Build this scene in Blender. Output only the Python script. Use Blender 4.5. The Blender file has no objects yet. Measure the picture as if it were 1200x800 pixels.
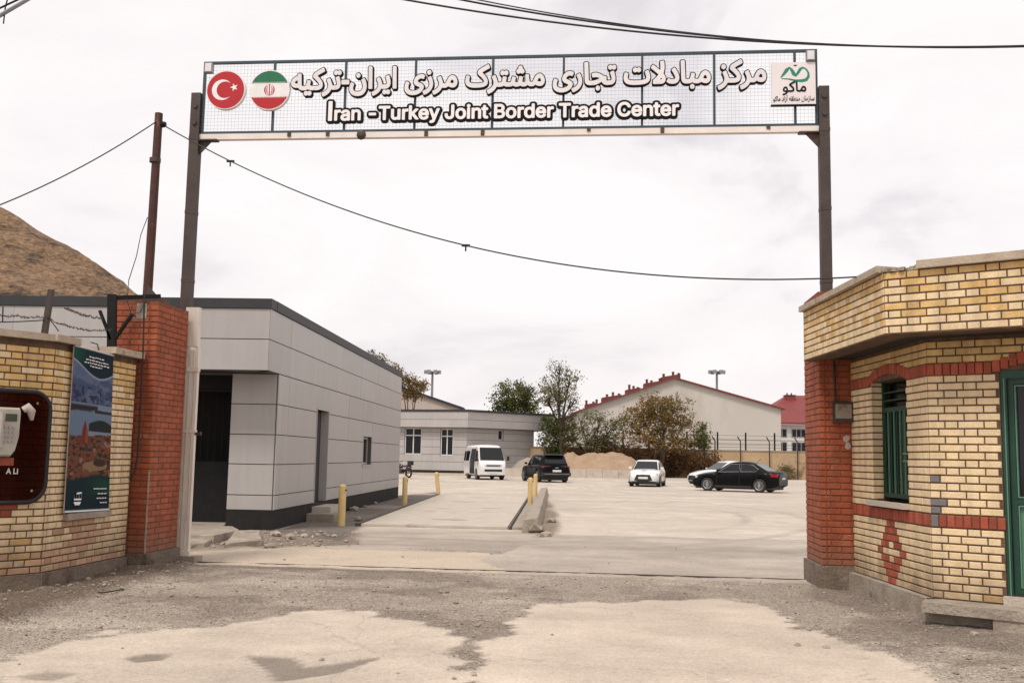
import bpy, bmesh, math, random, os
import numpy as np
from mathutils import Vector, Matrix, Euler

random.seed(11)
RNG = np.random.default_rng(11)
C = bpy.context.scene.collection
SC = bpy.context.scene

# ------------------------------------------------------------------ camera
FPX, CAMZ = 1200.0, 1.5
TH, RO = math.atan(135 / 1200.0), 0.018
FW = Vector((0, math.cos(TH), math.sin(TH)))
R0 = Vector((1, 0, 0)); U0 = Vector((0, -math.sin(TH), math.cos(TH)))
RT = R0 * math.cos(RO) + U0 * math.sin(RO)
UP = U0 * math.cos(RO) - R0 * math.sin(RO)
cam = bpy.data.cameras.new('camera'); cam.lens = 36.0; cam.sensor_width = 36.0; cam.sensor_fit = 'HORIZONTAL'
cam.clip_start = 0.05; cam.clip_end = 5000
co = bpy.data.objects.new('camera', cam); C.objects.link(co)
m = Matrix.Identity(4)
for i in range(3):
    m[i][0] = RT[i]; m[i][1] = UP[i]; m[i][2] = -FW[i]
m[0][3], m[1][3], m[2][3] = 0, 0, CAMZ
co.matrix_world = m
SC.camera = co

def ray(x, y): return FW + RT * ((x - 600) / FPX) - UP * ((y - 400) / FPX)
def G(x, y, z=0.0):                      # photo pixel -> point at height z
    d = ray(x, y); t = (z - CAMZ) / d.z
    return Vector((d.x * t, d.y * t, z))
def D(x, y, Y):                          # photo pixel -> point at depth Y
    d = ray(x, y); t = Y / d.y
    return Vector((d.x * t, Y, CAMZ + d.z * t))
def W(x, y, p, n):                       # photo pixel -> point on a vertical plane
    d = ray(x, y); t = (p[0] * n[0] + p[1] * n[1]) / (d.x * n[0] + d.y * n[1])
    return Vector((d.x * t, d.y * t, CAMZ + d.z * t))
def PX(p):                               # world -> photo pixel
    v = Vector(p) - Vector((0, 0, CAMZ)); w = v.dot(FW)
    if w < .1: return (-9999, -9999, w)
    return (600 + FPX * v.dot(RT) / w, 400 - FPX * v.dot(UP) / w, w)

# ------------------------------------------------------------------ sky and sun
SUN_EL, SUN_AZ = math.radians(57), math.radians(210)      # azimuth clockwise from +Y (behind and left of the camera)
world = bpy.data.worlds.new('World'); SC.world = world; world.use_nodes = True
nt = world.node_tree; nt.nodes.clear()
def N(t, typ, **kw):
    n = t.nodes.new(typ)
    for k, v in kw.items(): setattr(n, k, v)
    return n
out = N(nt, 'ShaderNodeOutputWorld'); bg = N(nt, 'ShaderNodeBackground'); bg.inputs[1].default_value = 0.1
sky = N(nt, 'ShaderNodeTexSky'); sky.sky_type = 'NISHITA'; sky.sun_disc = False
sky.sun_elevation = SUN_EL; sky.sun_rotation = SUN_AZ; sky.dust_density = 3.0
tc = N(nt, 'ShaderNodeTexCoord'); mp = N(nt, 'ShaderNodeMapping'); mp.inputs['Scale'].default_value = (1.0, 1.0, 2.3)
nz = N(nt, 'ShaderNodeTexNoise'); nz.inputs['Scale'].default_value = 3.0; nz.inputs['Detail'].default_value = 8; nz.inputs['Roughness'].default_value = .56
nz.inputs['Distortion'].default_value = .5
rp = N(nt, 'ShaderNodeValToRGB')
rp.color_ramp.elements[0].position = .33; rp.color_ramp.elements[0].color = (4.65, 4.42, 4.55, 1)
rp.color_ramp.elements[1].position = .56; rp.color_ramp.elements[1].color = (6.15, 5.82, 5.75, 1)
e = rp.color_ramp.elements.new(.43); e.color = (5.75, 5.42, 5.40, 1)
mx = N(nt, 'ShaderNodeMix', data_type='RGBA'); mx.inputs[0].default_value = .94
L = nt.links.new
L(tc.outputs['Generated'], mp.inputs[0]); L(mp.outputs[0], nz.inputs['Vector']); L(nz.outputs['Fac'], rp.inputs[0])
L(sky.outputs[0], mx.inputs[6]); L(rp.outputs[0], mx.inputs[7]); L(mx.outputs[2], bg.inputs[0]); L(bg.outputs[0], out.inputs[0])

sun = bpy.data.lights.new('sun', 'SUN'); sun.energy = 1.5; sun.angle = math.radians(14); sun.color = (1, .95, .88)
so = bpy.data.objects.new('sun', sun); C.objects.link(so)
sd = Vector((math.sin(SUN_AZ) * math.cos(SUN_EL), math.cos(SUN_AZ) * math.cos(SUN_EL), math.sin(SUN_EL)))
so.rotation_euler = sd.to_track_quat('Z', 'Y').to_euler(); so.location = (0, -20, 30)
SC.view_settings.view_transform = 'Standard'; SC.view_settings.look = 'None'
SC.view_settings.exposure = 0.8; SC.view_settings.gamma = 1.0; SC.view_settings.use_curve_mapping = False
SC.cycles.max_bounces = 6; SC.cycles.transparent_max_bounces = 12

# ------------------------------------------------------------------ materials
MATS = {}
def pmat(name, c1, c2=None, scale=6.0, rough=.8, bump=0.0, bscale=None, metal=0.0, island=0.0, spec=.5,
         detail=5, c3=None, c3pos=.62, stretch=None, coat=0.0, fine=0.0, fscale=80.0, bdist=.02, splash=0.0, streak=0.0):
    """Procedural surface: two colours mixed by noise (a third as stains), random tint per piece, bump."""
    m = bpy.data.materials.new(name); m.use_nodes = True; t = m.node_tree; l = t.links.new
    b = t.nodes['Principled BSDF']; b.inputs['Roughness'].default_value = rough; b.inputs['Metallic'].default_value = metal
    b.inputs['Specular IOR Level'].default_value = spec
    if coat: b.inputs['Coat Weight'].default_value = coat; b.inputs['Coat Roughness'].default_value = .06
    c2 = c2 or tuple(x * .8 for x in c1)
    g = N(t, 'ShaderNodeNewGeometry'); vec = g.outputs['Position']
    if stretch:
        mpn = N(t, 'ShaderNodeMapping'); mpn.inputs['Scale'].default_value = stretch; l(vec, mpn.inputs[0]); vec = mpn.outputs[0]
    n = N(t, 'ShaderNodeTexNoise'); n.inputs['Scale'].default_value = scale; n.inputs['Detail'].default_value = detail
    n.inputs['Roughness'].default_value = .62
    l(vec, n.inputs['Vector'])
    r = N(t, 'ShaderNodeValToRGB'); r.color_ramp.elements[0].position = .33; r.color_ramp.elements[1].position = .67
    r.color_ramp.elements[0].color = (*c1, 1); r.color_ramp.elements[1].color = (*c2, 1)
    l(n.outputs['Fac'], r.inputs[0]); col = r.outputs[0]
    if c3:
        n3 = N(t, 'ShaderNodeTexNoise'); n3.inputs['Scale'].default_value = scale * .45; n3.inputs['Detail'].default_value = 7
        n3.inputs['Roughness'].default_value = .7
        l(vec, n3.inputs['Vector'])
        r3 = N(t, 'ShaderNodeMapRange'); r3.inputs[1].default_value = c3pos; r3.inputs[2].default_value = c3pos + .08
        l(n3.outputs['Fac'], r3.inputs[0])
        x = N(t, 'ShaderNodeMix', data_type='RGBA'); l(r3.outputs[0], x.inputs[0]); l(col, x.inputs[6]); x.inputs[7].default_value = (*c3, 1)
        col = x.outputs[2]
    if fine:
        n4 = N(t, 'ShaderNodeTexNoise'); n4.inputs['Scale'].default_value = fscale; n4.inputs['Detail'].default_value = 3; l(g.outputs['Position'], n4.inputs['Vector'])
        r4 = N(t, 'ShaderNodeMapRange'); r4.inputs[1].default_value = .3; r4.inputs[2].default_value = .7
        r4.inputs[3].default_value = 1 - fine; r4.inputs[4].default_value = 1 + fine; l(n4.outputs['Fac'], r4.inputs[0])
        x = N(t, 'ShaderNodeVectorMath', operation='SCALE'); l(col, x.inputs[0]); l(r4.outputs[0], x.inputs['Scale']); col = x.outputs[0]
    if island:
        oi = N(t, 'ShaderNodeObjectInfo'); ad = N(t, 'ShaderNodeMath', operation='ADD')
        l(oi.outputs['Random'], ad.inputs[0]); l(g.outputs['Random Per Island'], ad.inputs[1])
        fr = N(t, 'ShaderNodeMath', operation='FRACT'); l(ad.outputs[0], fr.inputs[0])
        mr = N(t, 'ShaderNodeMapRange'); mr.inputs[3].default_value = 1 - island; mr.inputs[4].default_value = 1 + island * .7; l(fr.outputs[0], mr.inputs[0])
        x = N(t, 'ShaderNodeVectorMath', operation='SCALE'); l(col, x.inputs[0]); l(mr.outputs[0], x.inputs['Scale']); col = x.outputs[0]
    if streak:      # rain streaks running down
        ms_ = N(t, 'ShaderNodeMapping'); ms_.inputs['Scale'].default_value = (5, 5, .45); l(g.outputs['Position'], ms_.inputs[0])
        ns_ = N(t, 'ShaderNodeTexNoise'); ns_.inputs['Scale'].default_value = 1.6; ns_.inputs['Detail'].default_value = 6; l(ms_.outputs[0], ns_.inputs['Vector'])
        rs_ = N(t, 'ShaderNodeMapRange'); rs_.inputs[1].default_value = .42; rs_.inputs[2].default_value = .68; rs_.inputs[3].default_value = 1.04; rs_.inputs[4].default_value = 1 - streak; l(ns_.outputs['Fac'], rs_.inputs[0])
        x = N(t, 'ShaderNodeVectorMath', operation='SCALE'); l(col, x.inputs[0]); l(rs_.outputs[0], x.inputs['Scale']); col = x.outputs[0]
    if splash:      # mud splashed up from the ground, ragged upper edge
        sz = N(t, 'ShaderNodeSeparateXYZ'); l(g.outputs['Position'], sz.inputs[0])
        nd = N(t, 'ShaderNodeTexNoise'); nd.inputs['Scale'].default_value = 3.5; nd.inputs['Detail'].default_value = 7; nd.inputs['Roughness'].default_value = .7; l(g.outputs['Position'], nd.inputs['Vector'])
        ma = N(t, 'ShaderNodeMath', operation='MULTIPLY_ADD'); l(nd.outputs['Fac'], ma.inputs[0]); ma.inputs[1].default_value = -1.1; l(sz.outputs[2], ma.inputs[2])
        rd = N(t, 'ShaderNodeMapRange'); rd.inputs[1].default_value = -.42; rd.inputs[2].default_value = .12; rd.inputs[3].default_value = splash; rd.inputs[4].default_value = 0; l(ma.outputs[0], rd.inputs[0])
        x = N(t, 'ShaderNodeMix', data_type='RGBA'); l(rd.outputs[0], x.inputs[0]); l(col, x.inputs[6]); x.inputs[7].default_value = (.19, .125, .08, 1); col = x.outputs[2]
    l(col, b.inputs['Base Color'])
    if bump:
        bn = N(t, 'ShaderNodeTexNoise'); bn.inputs['Scale'].default_value = bscale or scale * 6; bn.inputs['Detail'].default_value = 4
        l(vec, bn.inputs['Vector'])
        bp = N(t, 'ShaderNodeBump'); bp.inputs['Strength'].default_value = bump; bp.inputs['Distance'].default_value = bdist
        l(bn.outputs['Fac'], bp.inputs['Height']); l(bp.outputs[0], b.inputs['Normal'])
    MATS[name] = m
    return m

def M(n): return MATS[n]
pmat('yellow_brick', (.66, .445, .195), (.58, .37, .145), 9, .85, .35, 60, island=.13, c3=(.30, .19, .10), c3pos=.66, fine=.12, splash=.75, streak=.22)
pmat('cream_brick', (.74, .57, .355), (.69, .515, .305), 9, .85, .35, 60, island=.07, c3=(.40, .29, .18), c3pos=.68, fine=.1, splash=.75, streak=.2)
pmat('pink_brick', (.42, .24, .15), (.50, .32, .20), 7, .88, .5, 60, island=.2, fine=.1)
pmat('red_brick', (.35, .088, .033), (.27, .062, .025), 6, .8, .4, 50, island=.16, c3=(.33, .17, .10), c3pos=.60, splash=.6, streak=.25, fine=.12)
pmat('red_band', (.37, .080, .038), (.28, .058, .028), 8, .8, .4, 50, island=.25, fine=.1)
pmat('grey_paint', (.17, .16, .155), (.13, .12, .12), 12, .7, .2)
pmat('mortar', (.15, .09, .052), (.075, .044, .027), 7, .95, .6, 80, c3=(.36, .27, .18), c3pos=.64)
pmat('red_mortar', (.19, .05, .025), (.25, .075, .035), 10, .95, .6, 60, c3=(.30, .22, .16), c3pos=.62)
pmat('coping', (.46, .38, .29), (.36, .28, .20), 5, .9, .5, 40, c3=(.22, .17, .12), c3pos=.6, fine=.1)
pmat('old_concrete', (.36, .31, .25), (.25, .20, .155), 4, .95, .8, 30, c3=(.12, .09, .07), c3pos=.60, fine=.15)
pmat('pale_concrete', (.50, .44, .37), (.42, .36, .30), 2.5, .92, .5, 35, c3=(.34, .28, .22), c3pos=.6, fine=.12)
pmat('rubble', (.40, .34, .27), (.28, .23, .18), 6, .95, .7, 40, island=.3, fine=.15)
pmat('panel', (.39, .366, .352), (.365, .343, .33), .7, .42, .06, 1.5, island=.05, spec=.4, fine=.02, streak=.025, splash=.10)
pmat('panel_back', (.10, .093, .09), rough=.9)
pmat('charcoal', (.040, .040, .044), (.032, .032, .034), 3, .55, .02, spec=.3)
pmat('plinth_dark', (.016, .015, .015), (.026, .024, .022), 5, .8, .2, 30, c3=(.11, .09, .07), c3pos=.68, spec=.2)
pmat('black_steel', (.009, .009, .010), (.014, .013, .012), 6, .7, .1, spec=.2)
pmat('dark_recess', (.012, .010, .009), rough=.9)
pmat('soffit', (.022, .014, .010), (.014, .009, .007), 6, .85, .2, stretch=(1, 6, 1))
pmat('brown_steel', (.045, .032, .027), (.07, .048, .04), 5, .6, .2, 30, c3=(.13, .06, .035), c3pos=.62, metal=.2)
pmat('rust_pipe', (.075, .024, .014), (.045, .016, .011), 9, .75, .4, 50, c3=(.18, .075, .04), c3pos=.6)
pmat('white_paint', (.72, .66, .58), (.62, .54, .45), 5, .6, .2, 30, c3=(.24, .13, .08), c3pos=.66, stretch=(1, 1, .35))
pmat('beam_paint', (.78, .71, .66), (.70, .62, .56), 3, .55, .1, 20, c3=(.30, .19, .12), c3pos=.71)
pmat('teal_frame', (.03, .058, .075), (.02, .04, .055), 8, .5, .1)
pmat('wire_steel', (.42, .44, .48), rough=.5, metal=.3)
pmat('letter_white', (.84, .80, .79), (.78, .74, .73), 4, .45, 0)
pmat('letter_grey', (.74, .70, .70), (.66, .62, .62), 4, .5, 0)
pmat('letter_black', (.008, .008, .009), rough=.7, spec=.15)
pmat('flag_red', (.44, .007, .014), (.40, .006, .012), 3, .35)
pmat('flag_green', (.007, .14, .06), (.006, .12, .055), 3, .35)
pmat('flag_white', (.84, .81, .80), rough=.35)
pmat('logo_plate', (.76, .69, .69), (.72, .65, .65), 3, .4)
pmat('logo_green', (.005, .23, .13), rough=.4)
pmat('green_paint', (.006, .050, .028), (.004, .036, .020), 6, .5, .1, 30, c3=(.06, .05, .03), c3pos=.70)
pmat('green_light', (.10, .22, .15), (.08, .18, .125), 5, .45, .05)
pmat('bollard_yellow', (.62, .455, .20), (.55, .385, .155), 6, .6, .2, 30, c3=(.38, .28, .16), c3pos=.63)
pmat('phone_white', (.44, .41, .35), (.36, .325, .275), 8, .45, .05, c3=(.35, .28, .22), c3pos=.66)
pmat('phone_grey', (.35, .33, .31), rough=.5)
pmat('lcd', (.06, .07, .045), rough=.2)
pmat('rubber', (.012, .011, .011), rough=.7)
pmat('paper', (.52, .45, .40), (.42, .34, .29), 12, .9, .3)
pmat('cable', (.012, .012, .013), rough=.6)
pmat('hill', (.25, .155, .085), (.155, .093, .052), .35, .98, 1.0, 1.2, c3=(.07, .042, .027), c3pos=.53, stretch=(1.0, 1.0, 2.6), detail=10, fine=.4, fscale=1.3, bdist=.9)
pmat('dirty_concrete', (.21, .16, .12), (.135, .10, .075), 4, .97, .9, 25, c3=(.08, .06, .045), c3pos=.57, fine=.2)
pmat('sand', (.36, .25, .165), (.29, .195, .125), .9, .98, .8, 8, c3=(.28, .19, .125), c3pos=.6, fine=.12, fscale=9)
pmat('yard_wall', (.47, .335, .20), (.39, .27, .16), .7, .95, .4, 12, c3=(.20, .13, .075), c3pos=.58, fine=.08, fscale=6)
pmat('warehouse_wall', (.52, .49, .45), (.47, .44, .40), .12, .9, .1, 6, stretch=(1, 1, .4), c3=(.42, .385, .34), c3pos=.55)
pmat('red_roof', (.21, .034, .030), (.16, .028, .025), .6, .6, .2, 4)
pmat('vent_red', (.17, .045, .035), (.11, .04, .03), 2, .8)
pmat('shed_wall', (.45, .38, .345), (.40, .335, .30), .3, .9)
pmat('white_wall', (.62, .60, .585), (.56, .54, .52), .4, .85)
pmat('galv', (.30, .30, .32), (.24, .24, .26), 3, .5, metal=.5)
pmat('glass_dark', (.010, .011, .013), rough=.08, spec=.38)
pmat('window_glass', (.010, .011, .012), rough=.12, spec=.25)
pmat('car_white', (.68, .66, .65), (.66, .64, .63), 2, .28, coat=.8)
pmat('car_black', (.0022, .0022, .003), (.003, .003, .0035), 2, .3, coat=.06, spec=.12)
pmat('car_navy', (.003, .003, .005), rough=.32, coat=.06, spec=.12)
pmat('plastic_black', (.014, .014, .015), rough=.6)
pmat('tyre', (.014, .013, .013), (.03, .027, .024), 10, .85)
pmat('alloy', (.42, .42, .43), rough=.35, metal=.7)
pmat('chrome', (.62, .62, .63), rough=.15, metal=.9)
pmat('lamp_clear', (.52, .53, .55), rough=.1, spec=.8)
pmat('lamp_red', (.30, .012, .012), rough=.2)
pmat('plate', (.70, .69, .66), rough=.5)
pmat('seat_cloth', (.05, .045, .045), rough=.9)
pmat('bark', (.075, .05, .035), (.045, .03, .022), 4, .95, .8, 20, stretch=(3, 3, .6))
pmat('moto_red', (.05, .006, .006), rough=.3, coat=.5)

def leafmat(name, a, b, c, tr=.3):
    m = bpy.data.materials.new(name); m.use_nodes = True; t = m.node_tree; l = t.links.new
    p = t.nodes['Principled BSDF']; p.inputs['Roughness'].default_value = .65; p.inputs['Specular IOR Level'].default_value = .25
    g = N(t, 'ShaderNodeNewGeometry'); r = N(t, 'ShaderNodeValToRGB')
    r.color_ramp.elements[0].color = (*a, 1); r.color_ramp.elements[1].color = (*c, 1)
    e = r.color_ramp.elements.new(.55); e.color = (*b, 1)
    nn = N(t, 'ShaderNodeTexNoise'); nn.inputs['Scale'].default_value = .8; l(g.outputs['Position'], nn.inputs['Vector'])
    av = N(t, 'ShaderNodeMath', operation='MULTIPLY_ADD'); l(g.outputs['Random Per Island'], av.inputs[0]); av.inputs[1].default_value = .55
    sb = N(t, 'ShaderNodeMath', operation='MULTIPLY_ADD'); l(nn.outputs['Fac'], sb.inputs[0]); sb.inputs[1].default_value = 1.6; sb.inputs[2].default_value = -.58
    l(sb.outputs[0], av.inputs[2]); l(av.outputs[0], r.inputs[0])
    l(r.outputs[0], p.inputs['Base Color'])
    ts = N(t, 'ShaderNodeBsdfTranslucent'); l(r.outputs[0], ts.inputs[0])
    ms = N(t, 'ShaderNodeMixShader'); ms.inputs[0].default_value = tr
    l(p.outputs[0], ms.inputs[1]); l(ts.outputs[0], ms.inputs[2]); l(ms.outputs[0], t.nodes['Material Output'].inputs[0])
    MATS[name] = m
leafmat('leaf_green', (.05, .07, .02), (.12, .135, .042), (.22, .17, .05), .45)
leafmat('leaf_olive', (.09, .095, .04), (.165, .155, .065), (.25, .18, .09), .45)
leafmat('leaf_autumn', (.10, .085, .025), (.22, .145, .045), (.32, .155, .055), .45)
leafmat('leaf_dry', (.08, .048, .022), (.15, .082, .036), (.22, .125, .055), .4)

# tinted acrylic of the phone board: see-through dark red sheet with a gloss
m = bpy.data.materials.new('tinted_acrylic'); m.use_nodes = True; t = m.node_tree
p = t.nodes['Principled BSDF']; p.inputs['Base Color'].default_value = (.05, .012, .008, 1); p.inputs['Roughness'].default_value = .08
tb = N(t, 'ShaderNodeBsdfTransparent'); tb.inputs[0].default_value = (.46, .21, .13, 1)
ms = N(t, 'ShaderNodeMixShader'); ms.inputs[0].default_value = .2
t.links.new(tb.outputs[0], ms.inputs[1]); t.links.new(p.outputs[0], ms.inputs[2]); t.links.new(ms.outputs[0], t.nodes['Material Output'].inputs[0])
MATS['tinted_acrylic'] = m

# ------------------------------------------------------------------ builders
Z = Vector((0, 0, 1))
def root_offset(p):
    while p is not None and p.parent is not None: p = p.parent
    return Vector(p.location) if p is not None else Vector((0, 0, 0))

class MB:
    """collects shapes in world (or local) coordinates, links them as one mesh object"""
    def __init__(s): s.v = []; s.f = []; s.mi = []; s.cur = 0
    def add(s, vs, fs):
        o = len(s.v); s.v += [tuple(v) for v in vs]
        for f in fs: s.f.append([i + o for i in f]); s.mi.append(s.cur)
        return s
    def hexa(s, p):       # 8 points: bottom 4 ccw, top 4
        return s.add(p, [(3, 2, 1, 0), (4, 5, 6, 7), (0, 1, 5, 4), (1, 2, 6, 5), (2, 3, 7, 6), (3, 0, 4, 7)])
    def box(s, a, b):
        x0, y0, z0 = a; x1, y1, z1 = b
        return s.hexa([(x0, y0, z0), (x1, y0, z0), (x1, y1, z0), (x0, y1, z0), (x0, y0, z1), (x1, y0, z1), (x1, y1, z1), (x0, y1, z1)])
    def fbox(s, fr, u0, u1, z0, z1, d0, d1):     # box in a wall frame (u along, z up, d outwards)
        f = lambda u, z, d: fr.p(u, z, d)
        return s.hexa([f(u0, z0, d1), f(u1, z0, d1), f(u1, z0, d0), f(u0, z0, d0), f(u0, z1, d1), f(u1, z1, d1), f(u1, z1, d0), f(u0, z1, d0)])
    def prism(s, pts, off):                      # polygon pts extruded by vector off
        n = len(pts); off = Vector(off); q = [Vector(p) for p in pts]
        return s.add(q + [p + off for p in q], [list(range(n))[::-1], list(range(n, 2 * n))] + [(i, (i + 1) % n, n + (i + 1) % n, n + i) for i in range(n)])
    def tube(s, path, r, n=6, cap=True):
        path = [Vector(p) for p in path]; rs = r if isinstance(r, (list, tuple)) else [r] * len(path)
        vs = []; ref = None
        for i, p in enumerate(path):
            d = (path[min(i + 1, len(path) - 1)] - path[max(i - 1, 0)]).normalized()
            if ref is None: ref = Vector((0, 0, 1)) if abs(d.z) < .9 else Vector((1, 0, 0))
            a = d.cross(ref).normalized(); b = d.cross(a).normalized(); ref = -b if False else ref
            for k in range(n):
                t = 2 * math.pi * k / n; vs.append(p + (a * math.cos(t) + b * math.sin(t)) * rs[i])
        fs = [(i * n + k, i * n + (k + 1) % n, (i + 1) * n + (k + 1) % n, (i + 1) * n + k) for i in range(len(path) - 1) for k in range(n)]
        if cap: fs += [list(range(n))[::-1], list(range((len(path) - 1) * n, len(path) * n))]
        return s.add(vs, fs)
    def bar(s, a, b, w, h=None):                 # square bar
        a = Vector(a); b = Vector(b); h = h or w; d = (b - a).normalized()
        x = d.cross(Z).normalized() if abs(d.z) < .95 else Vector((1, 0, 0)); y = d.cross(x).normalized()
        x = x * w / 2; y = y * h / 2
        return s.hexa([a - x - y, a + x - y, a + x + y, a - x + y, b - x - y, b + x - y, b + x + y, b - x + y])
    def lathe(s, c, ax, prof, n=20):             # prof: (radius, along axis)
        c = Vector(c); ax = Vector(ax).normalized(); a = ax.orthogonal().normalized(); b = ax.cross(a); vs = []
        for (r, h) in prof:
            for k in range(n):
                t = 2 * math.pi * k / n; vs.append(c + ax * h + (a * math.cos(t) + b * math.sin(t)) * r)
        return s.add(vs, [(i * n + k, i * n + (k + 1) % n, (i + 1) * n + (k + 1) % n, (i + 1) * n + k) for i in range(len(prof) - 1) for k in range(n)])
    def build(s, name, mat, parent=None, smooth=False, angle=35, local=False):
        off = Vector((0, 0, 0)) if local else root_offset(parent)
        me = bpy.data.meshes.new(name)
        me.from_pydata([(v[0] - off.x, v[1] - off.y, v[2] - off.z) for v in s.v], [], s.f)
        for k in (mat if isinstance(mat, (list, tuple)) else [mat]): me.materials.append(M(k) if isinstance(k, str) else k)
        if any(s.mi): me.polygons.foreach_set('material_index', s.mi)
        fix_normals(me)
        if smooth: me.shade_smooth(); me.set_sharp_from_angle(angle=math.radians(angle))
        o = bpy.data.objects.new(name, me); C.objects.link(o); o.parent = parent
        return o
def fix_normals(me):
    if len(me.polygons) > 30000: return
    b = bmesh.new(); b.from_mesh(me); bmesh.ops.recalc_face_normals(b, faces=b.faces); b.to_mesh(me); b.free()

class Fr:
    """wall frame: origin O, direction along the wall U, outward normal N"""
    def __init__(s, O, U, N):
        s.O = Vector((O[0], O[1], 0)); s.U = Vector((U[0], U[1], 0)).normalized(); s.N = Vector((N[0], N[1], 0)).normalized()
    def p(s, u, z, d=0.0): return s.O + s.U * u + s.N * d + Z * z
    def uz(s, x, y, d=0.0):          # photo pixel on the wall -> (u, z)
        q = s.O + s.N * d; w = W(x, y, q, s.N); return ((w - q).dot(s.U), w.z)

def tag(o, label, cat, group=None):
    o['label'] = label; o['category'] = cat
    if group: o['group'] = group
    return o
def thing(name, label, cat, loc=(0, 0, 0), rz=0.0, group=None):
    o = bpy.data.objects.new(name, None); C.objects.link(o); o.location = loc; o.rotation_euler = (0, 0, rz); o.empty_display_size = .3
    return tag(o, label, cat, group)
def structure(o): o['kind'] = 'structure'; return o
def stuff(o): o['kind'] = 'stuff'; return o
def copy_tree(o, parent=None):
    c = o.copy(); C.objects.link(c); c.parent = parent
    for ch in list(o.children): copy_tree(ch, c)
    return c

# value noise for ground, terrain and prints
def vnoise(x, y, seed=0):
    xi = np.floor(x).astype(np.int64); yi = np.floor(y).astype(np.int64); fx = x - xi; fy = y - yi
    fx = fx * fx * (3 - 2 * fx); fy = fy * fy * (3 - 2 * fy)
    def h(a, b):
        n = (a * 374761393 + b * 668265263 + seed * 2147483647) & 0x7fffffff
        n = ((n ^ (n >> 13)) * 1274126177) & 0x7fffffff
        return ((n ^ (n >> 16)) & 0xffff) / 65535.0
    return (h(xi, yi) * (1 - fx) + h(xi + 1, yi) * fx) * (1 - fy) + (h(xi, yi + 1) * (1 - fx) + h(xi + 1, yi + 1) * fx) * fy
def fbm(x, y, o=5, seed=0, g=.5):
    s = 0; a = 1; t = 0
    for i in range(o): s = s + a * vnoise(x * 2 ** i, y * 2 ** i, seed + i); t += a; a *= g
    return s / t
def sstep(a, b, x):
    t = np.clip((x - a) / (b - a), 0, 1); return t * t * (3 - 2 * t)
def poly_sd(px, py, poly):              # signed distance, positive inside
    n = len(poly); d = np.full(px.shape, 1e9); ins = np.zeros(px.shape, bool)
    for i in range(n):
        ax, ay = poly[i]; bx, by = poly[(i + 1) % n]; ex, ey = bx - ax, by - ay
        t = np.clip(((px - ax) * ex + (py - ay) * ey) / (ex * ex + ey * ey + 1e-12), 0, 1)
        d = np.minimum(d, (px - ax - t * ex) ** 2 + (py - ay - t * ey) ** 2)
        c = (ay > py) != (by > py)
        xi = np.where(c, (bx - ax) * (py - ay) / np.where(by == ay, 1e-9, by - ay) + ax, 1e9)
        ins ^= c & (px < xi)
    return np.where(ins, 1, -1) * np.sqrt(d)
# ------------------------------------------------------------------ text helper
FONT = None
try:
    fp = os.path.join(bpy.utils.resource_path('LOCAL'), 'datafiles', 'fonts', 'Inter.woff2')
    if os.path.exists(fp): FONT = bpy.data.fonts.load(fp)
except Exception: FONT = None
FORMS = {'م': 'ﻡﻢﻣﻤ', 'ر': 'ﺭﺮ', 'ک': 'ﮎﮏﮐﮑ', 'ز': 'ﺯﺰ', 'ب': 'ﺏﺐﺑﺒ', 'ا': 'ﺍﺎ', 'د': 'ﺩﺪ', 'ل': 'ﻝﻞﻟﻠ', 'ﻻ': 'ﻻﻼ', 'ت': 'ﺕﺖﺗﺘ', 'ج': 'ﺝﺞﺟﺠ', 'ی': 'ﯼﯽﯾﯿ', 'ش': 'ﺵﺶﺷﺸ',
         'ن': 'ﻥﻦﻧﻨ', 'ه': 'ﻩﻪﻫﻬ', 'س': 'ﺱﺲﺳﺴ', 'و': 'ﻭﻮ', 'ط': 'ﻁﻂﻃﻄ', 'ظ': 'ﻅﻆﻇﻈ', 'ق': 'ﻕﻖﻗﻘ', 'آ': 'ﺁﺂ'}
def shape(s):
    s = s.replace('لا', 'ﻻ'); o = []
    for i, c in enumerate(s):
        if c not in FORMS: o.append(c); continue
        pj = i > 0 and s[i - 1] in FORMS and len(FORMS[s[i - 1]]) == 4; nj = len(FORMS[c]) == 4 and i + 1 < len(s) and s[i + 1] in FORMS
        o.append(FORMS[c][(2 if nj else 0) + (1 if pj else 0)])
    return ''.join(reversed(o))
GCACHE = {}
def glyph_loops(body, font):
    cu = bpy.data.curves.new('t', 'FONT'); cu.body = body; cu.size = 1
    if font: cu.font = font
    ob_ = bpy.data.objects.new('t', cu); C.objects.link(ob_); bpy.context.view_layer.update()
    cv = ob_.to_curve(bpy.context.evaluated_depsgraph_get()); loops = []
    for sp in cv.splines:                      # every contour as a polygon
        bp_ = sp.bezier_points; n = len(bp_); pts = []
        for i in range(n):
            p0, p1 = bp_[i], bp_[(i + 1) % n]; a_, b_, c_, d_ = p0.co, p0.handle_right, p1.handle_left, p1.co
            for k in range(5):
                t = k / 5; q_ = a_ * (1 - t) ** 3 + b_ * 3 * t * (1 - t) ** 2 + c_ * 3 * t * t * (1 - t) + d_ * t ** 3; pts.append((q_.x, q_.y))
        if len(pts) > 2: loops.append(np.array(pts))
    ob_.to_curve_clear(); bpy.data.objects.remove(ob_); bpy.data.curves.remove(cu)
    return loops
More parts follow.
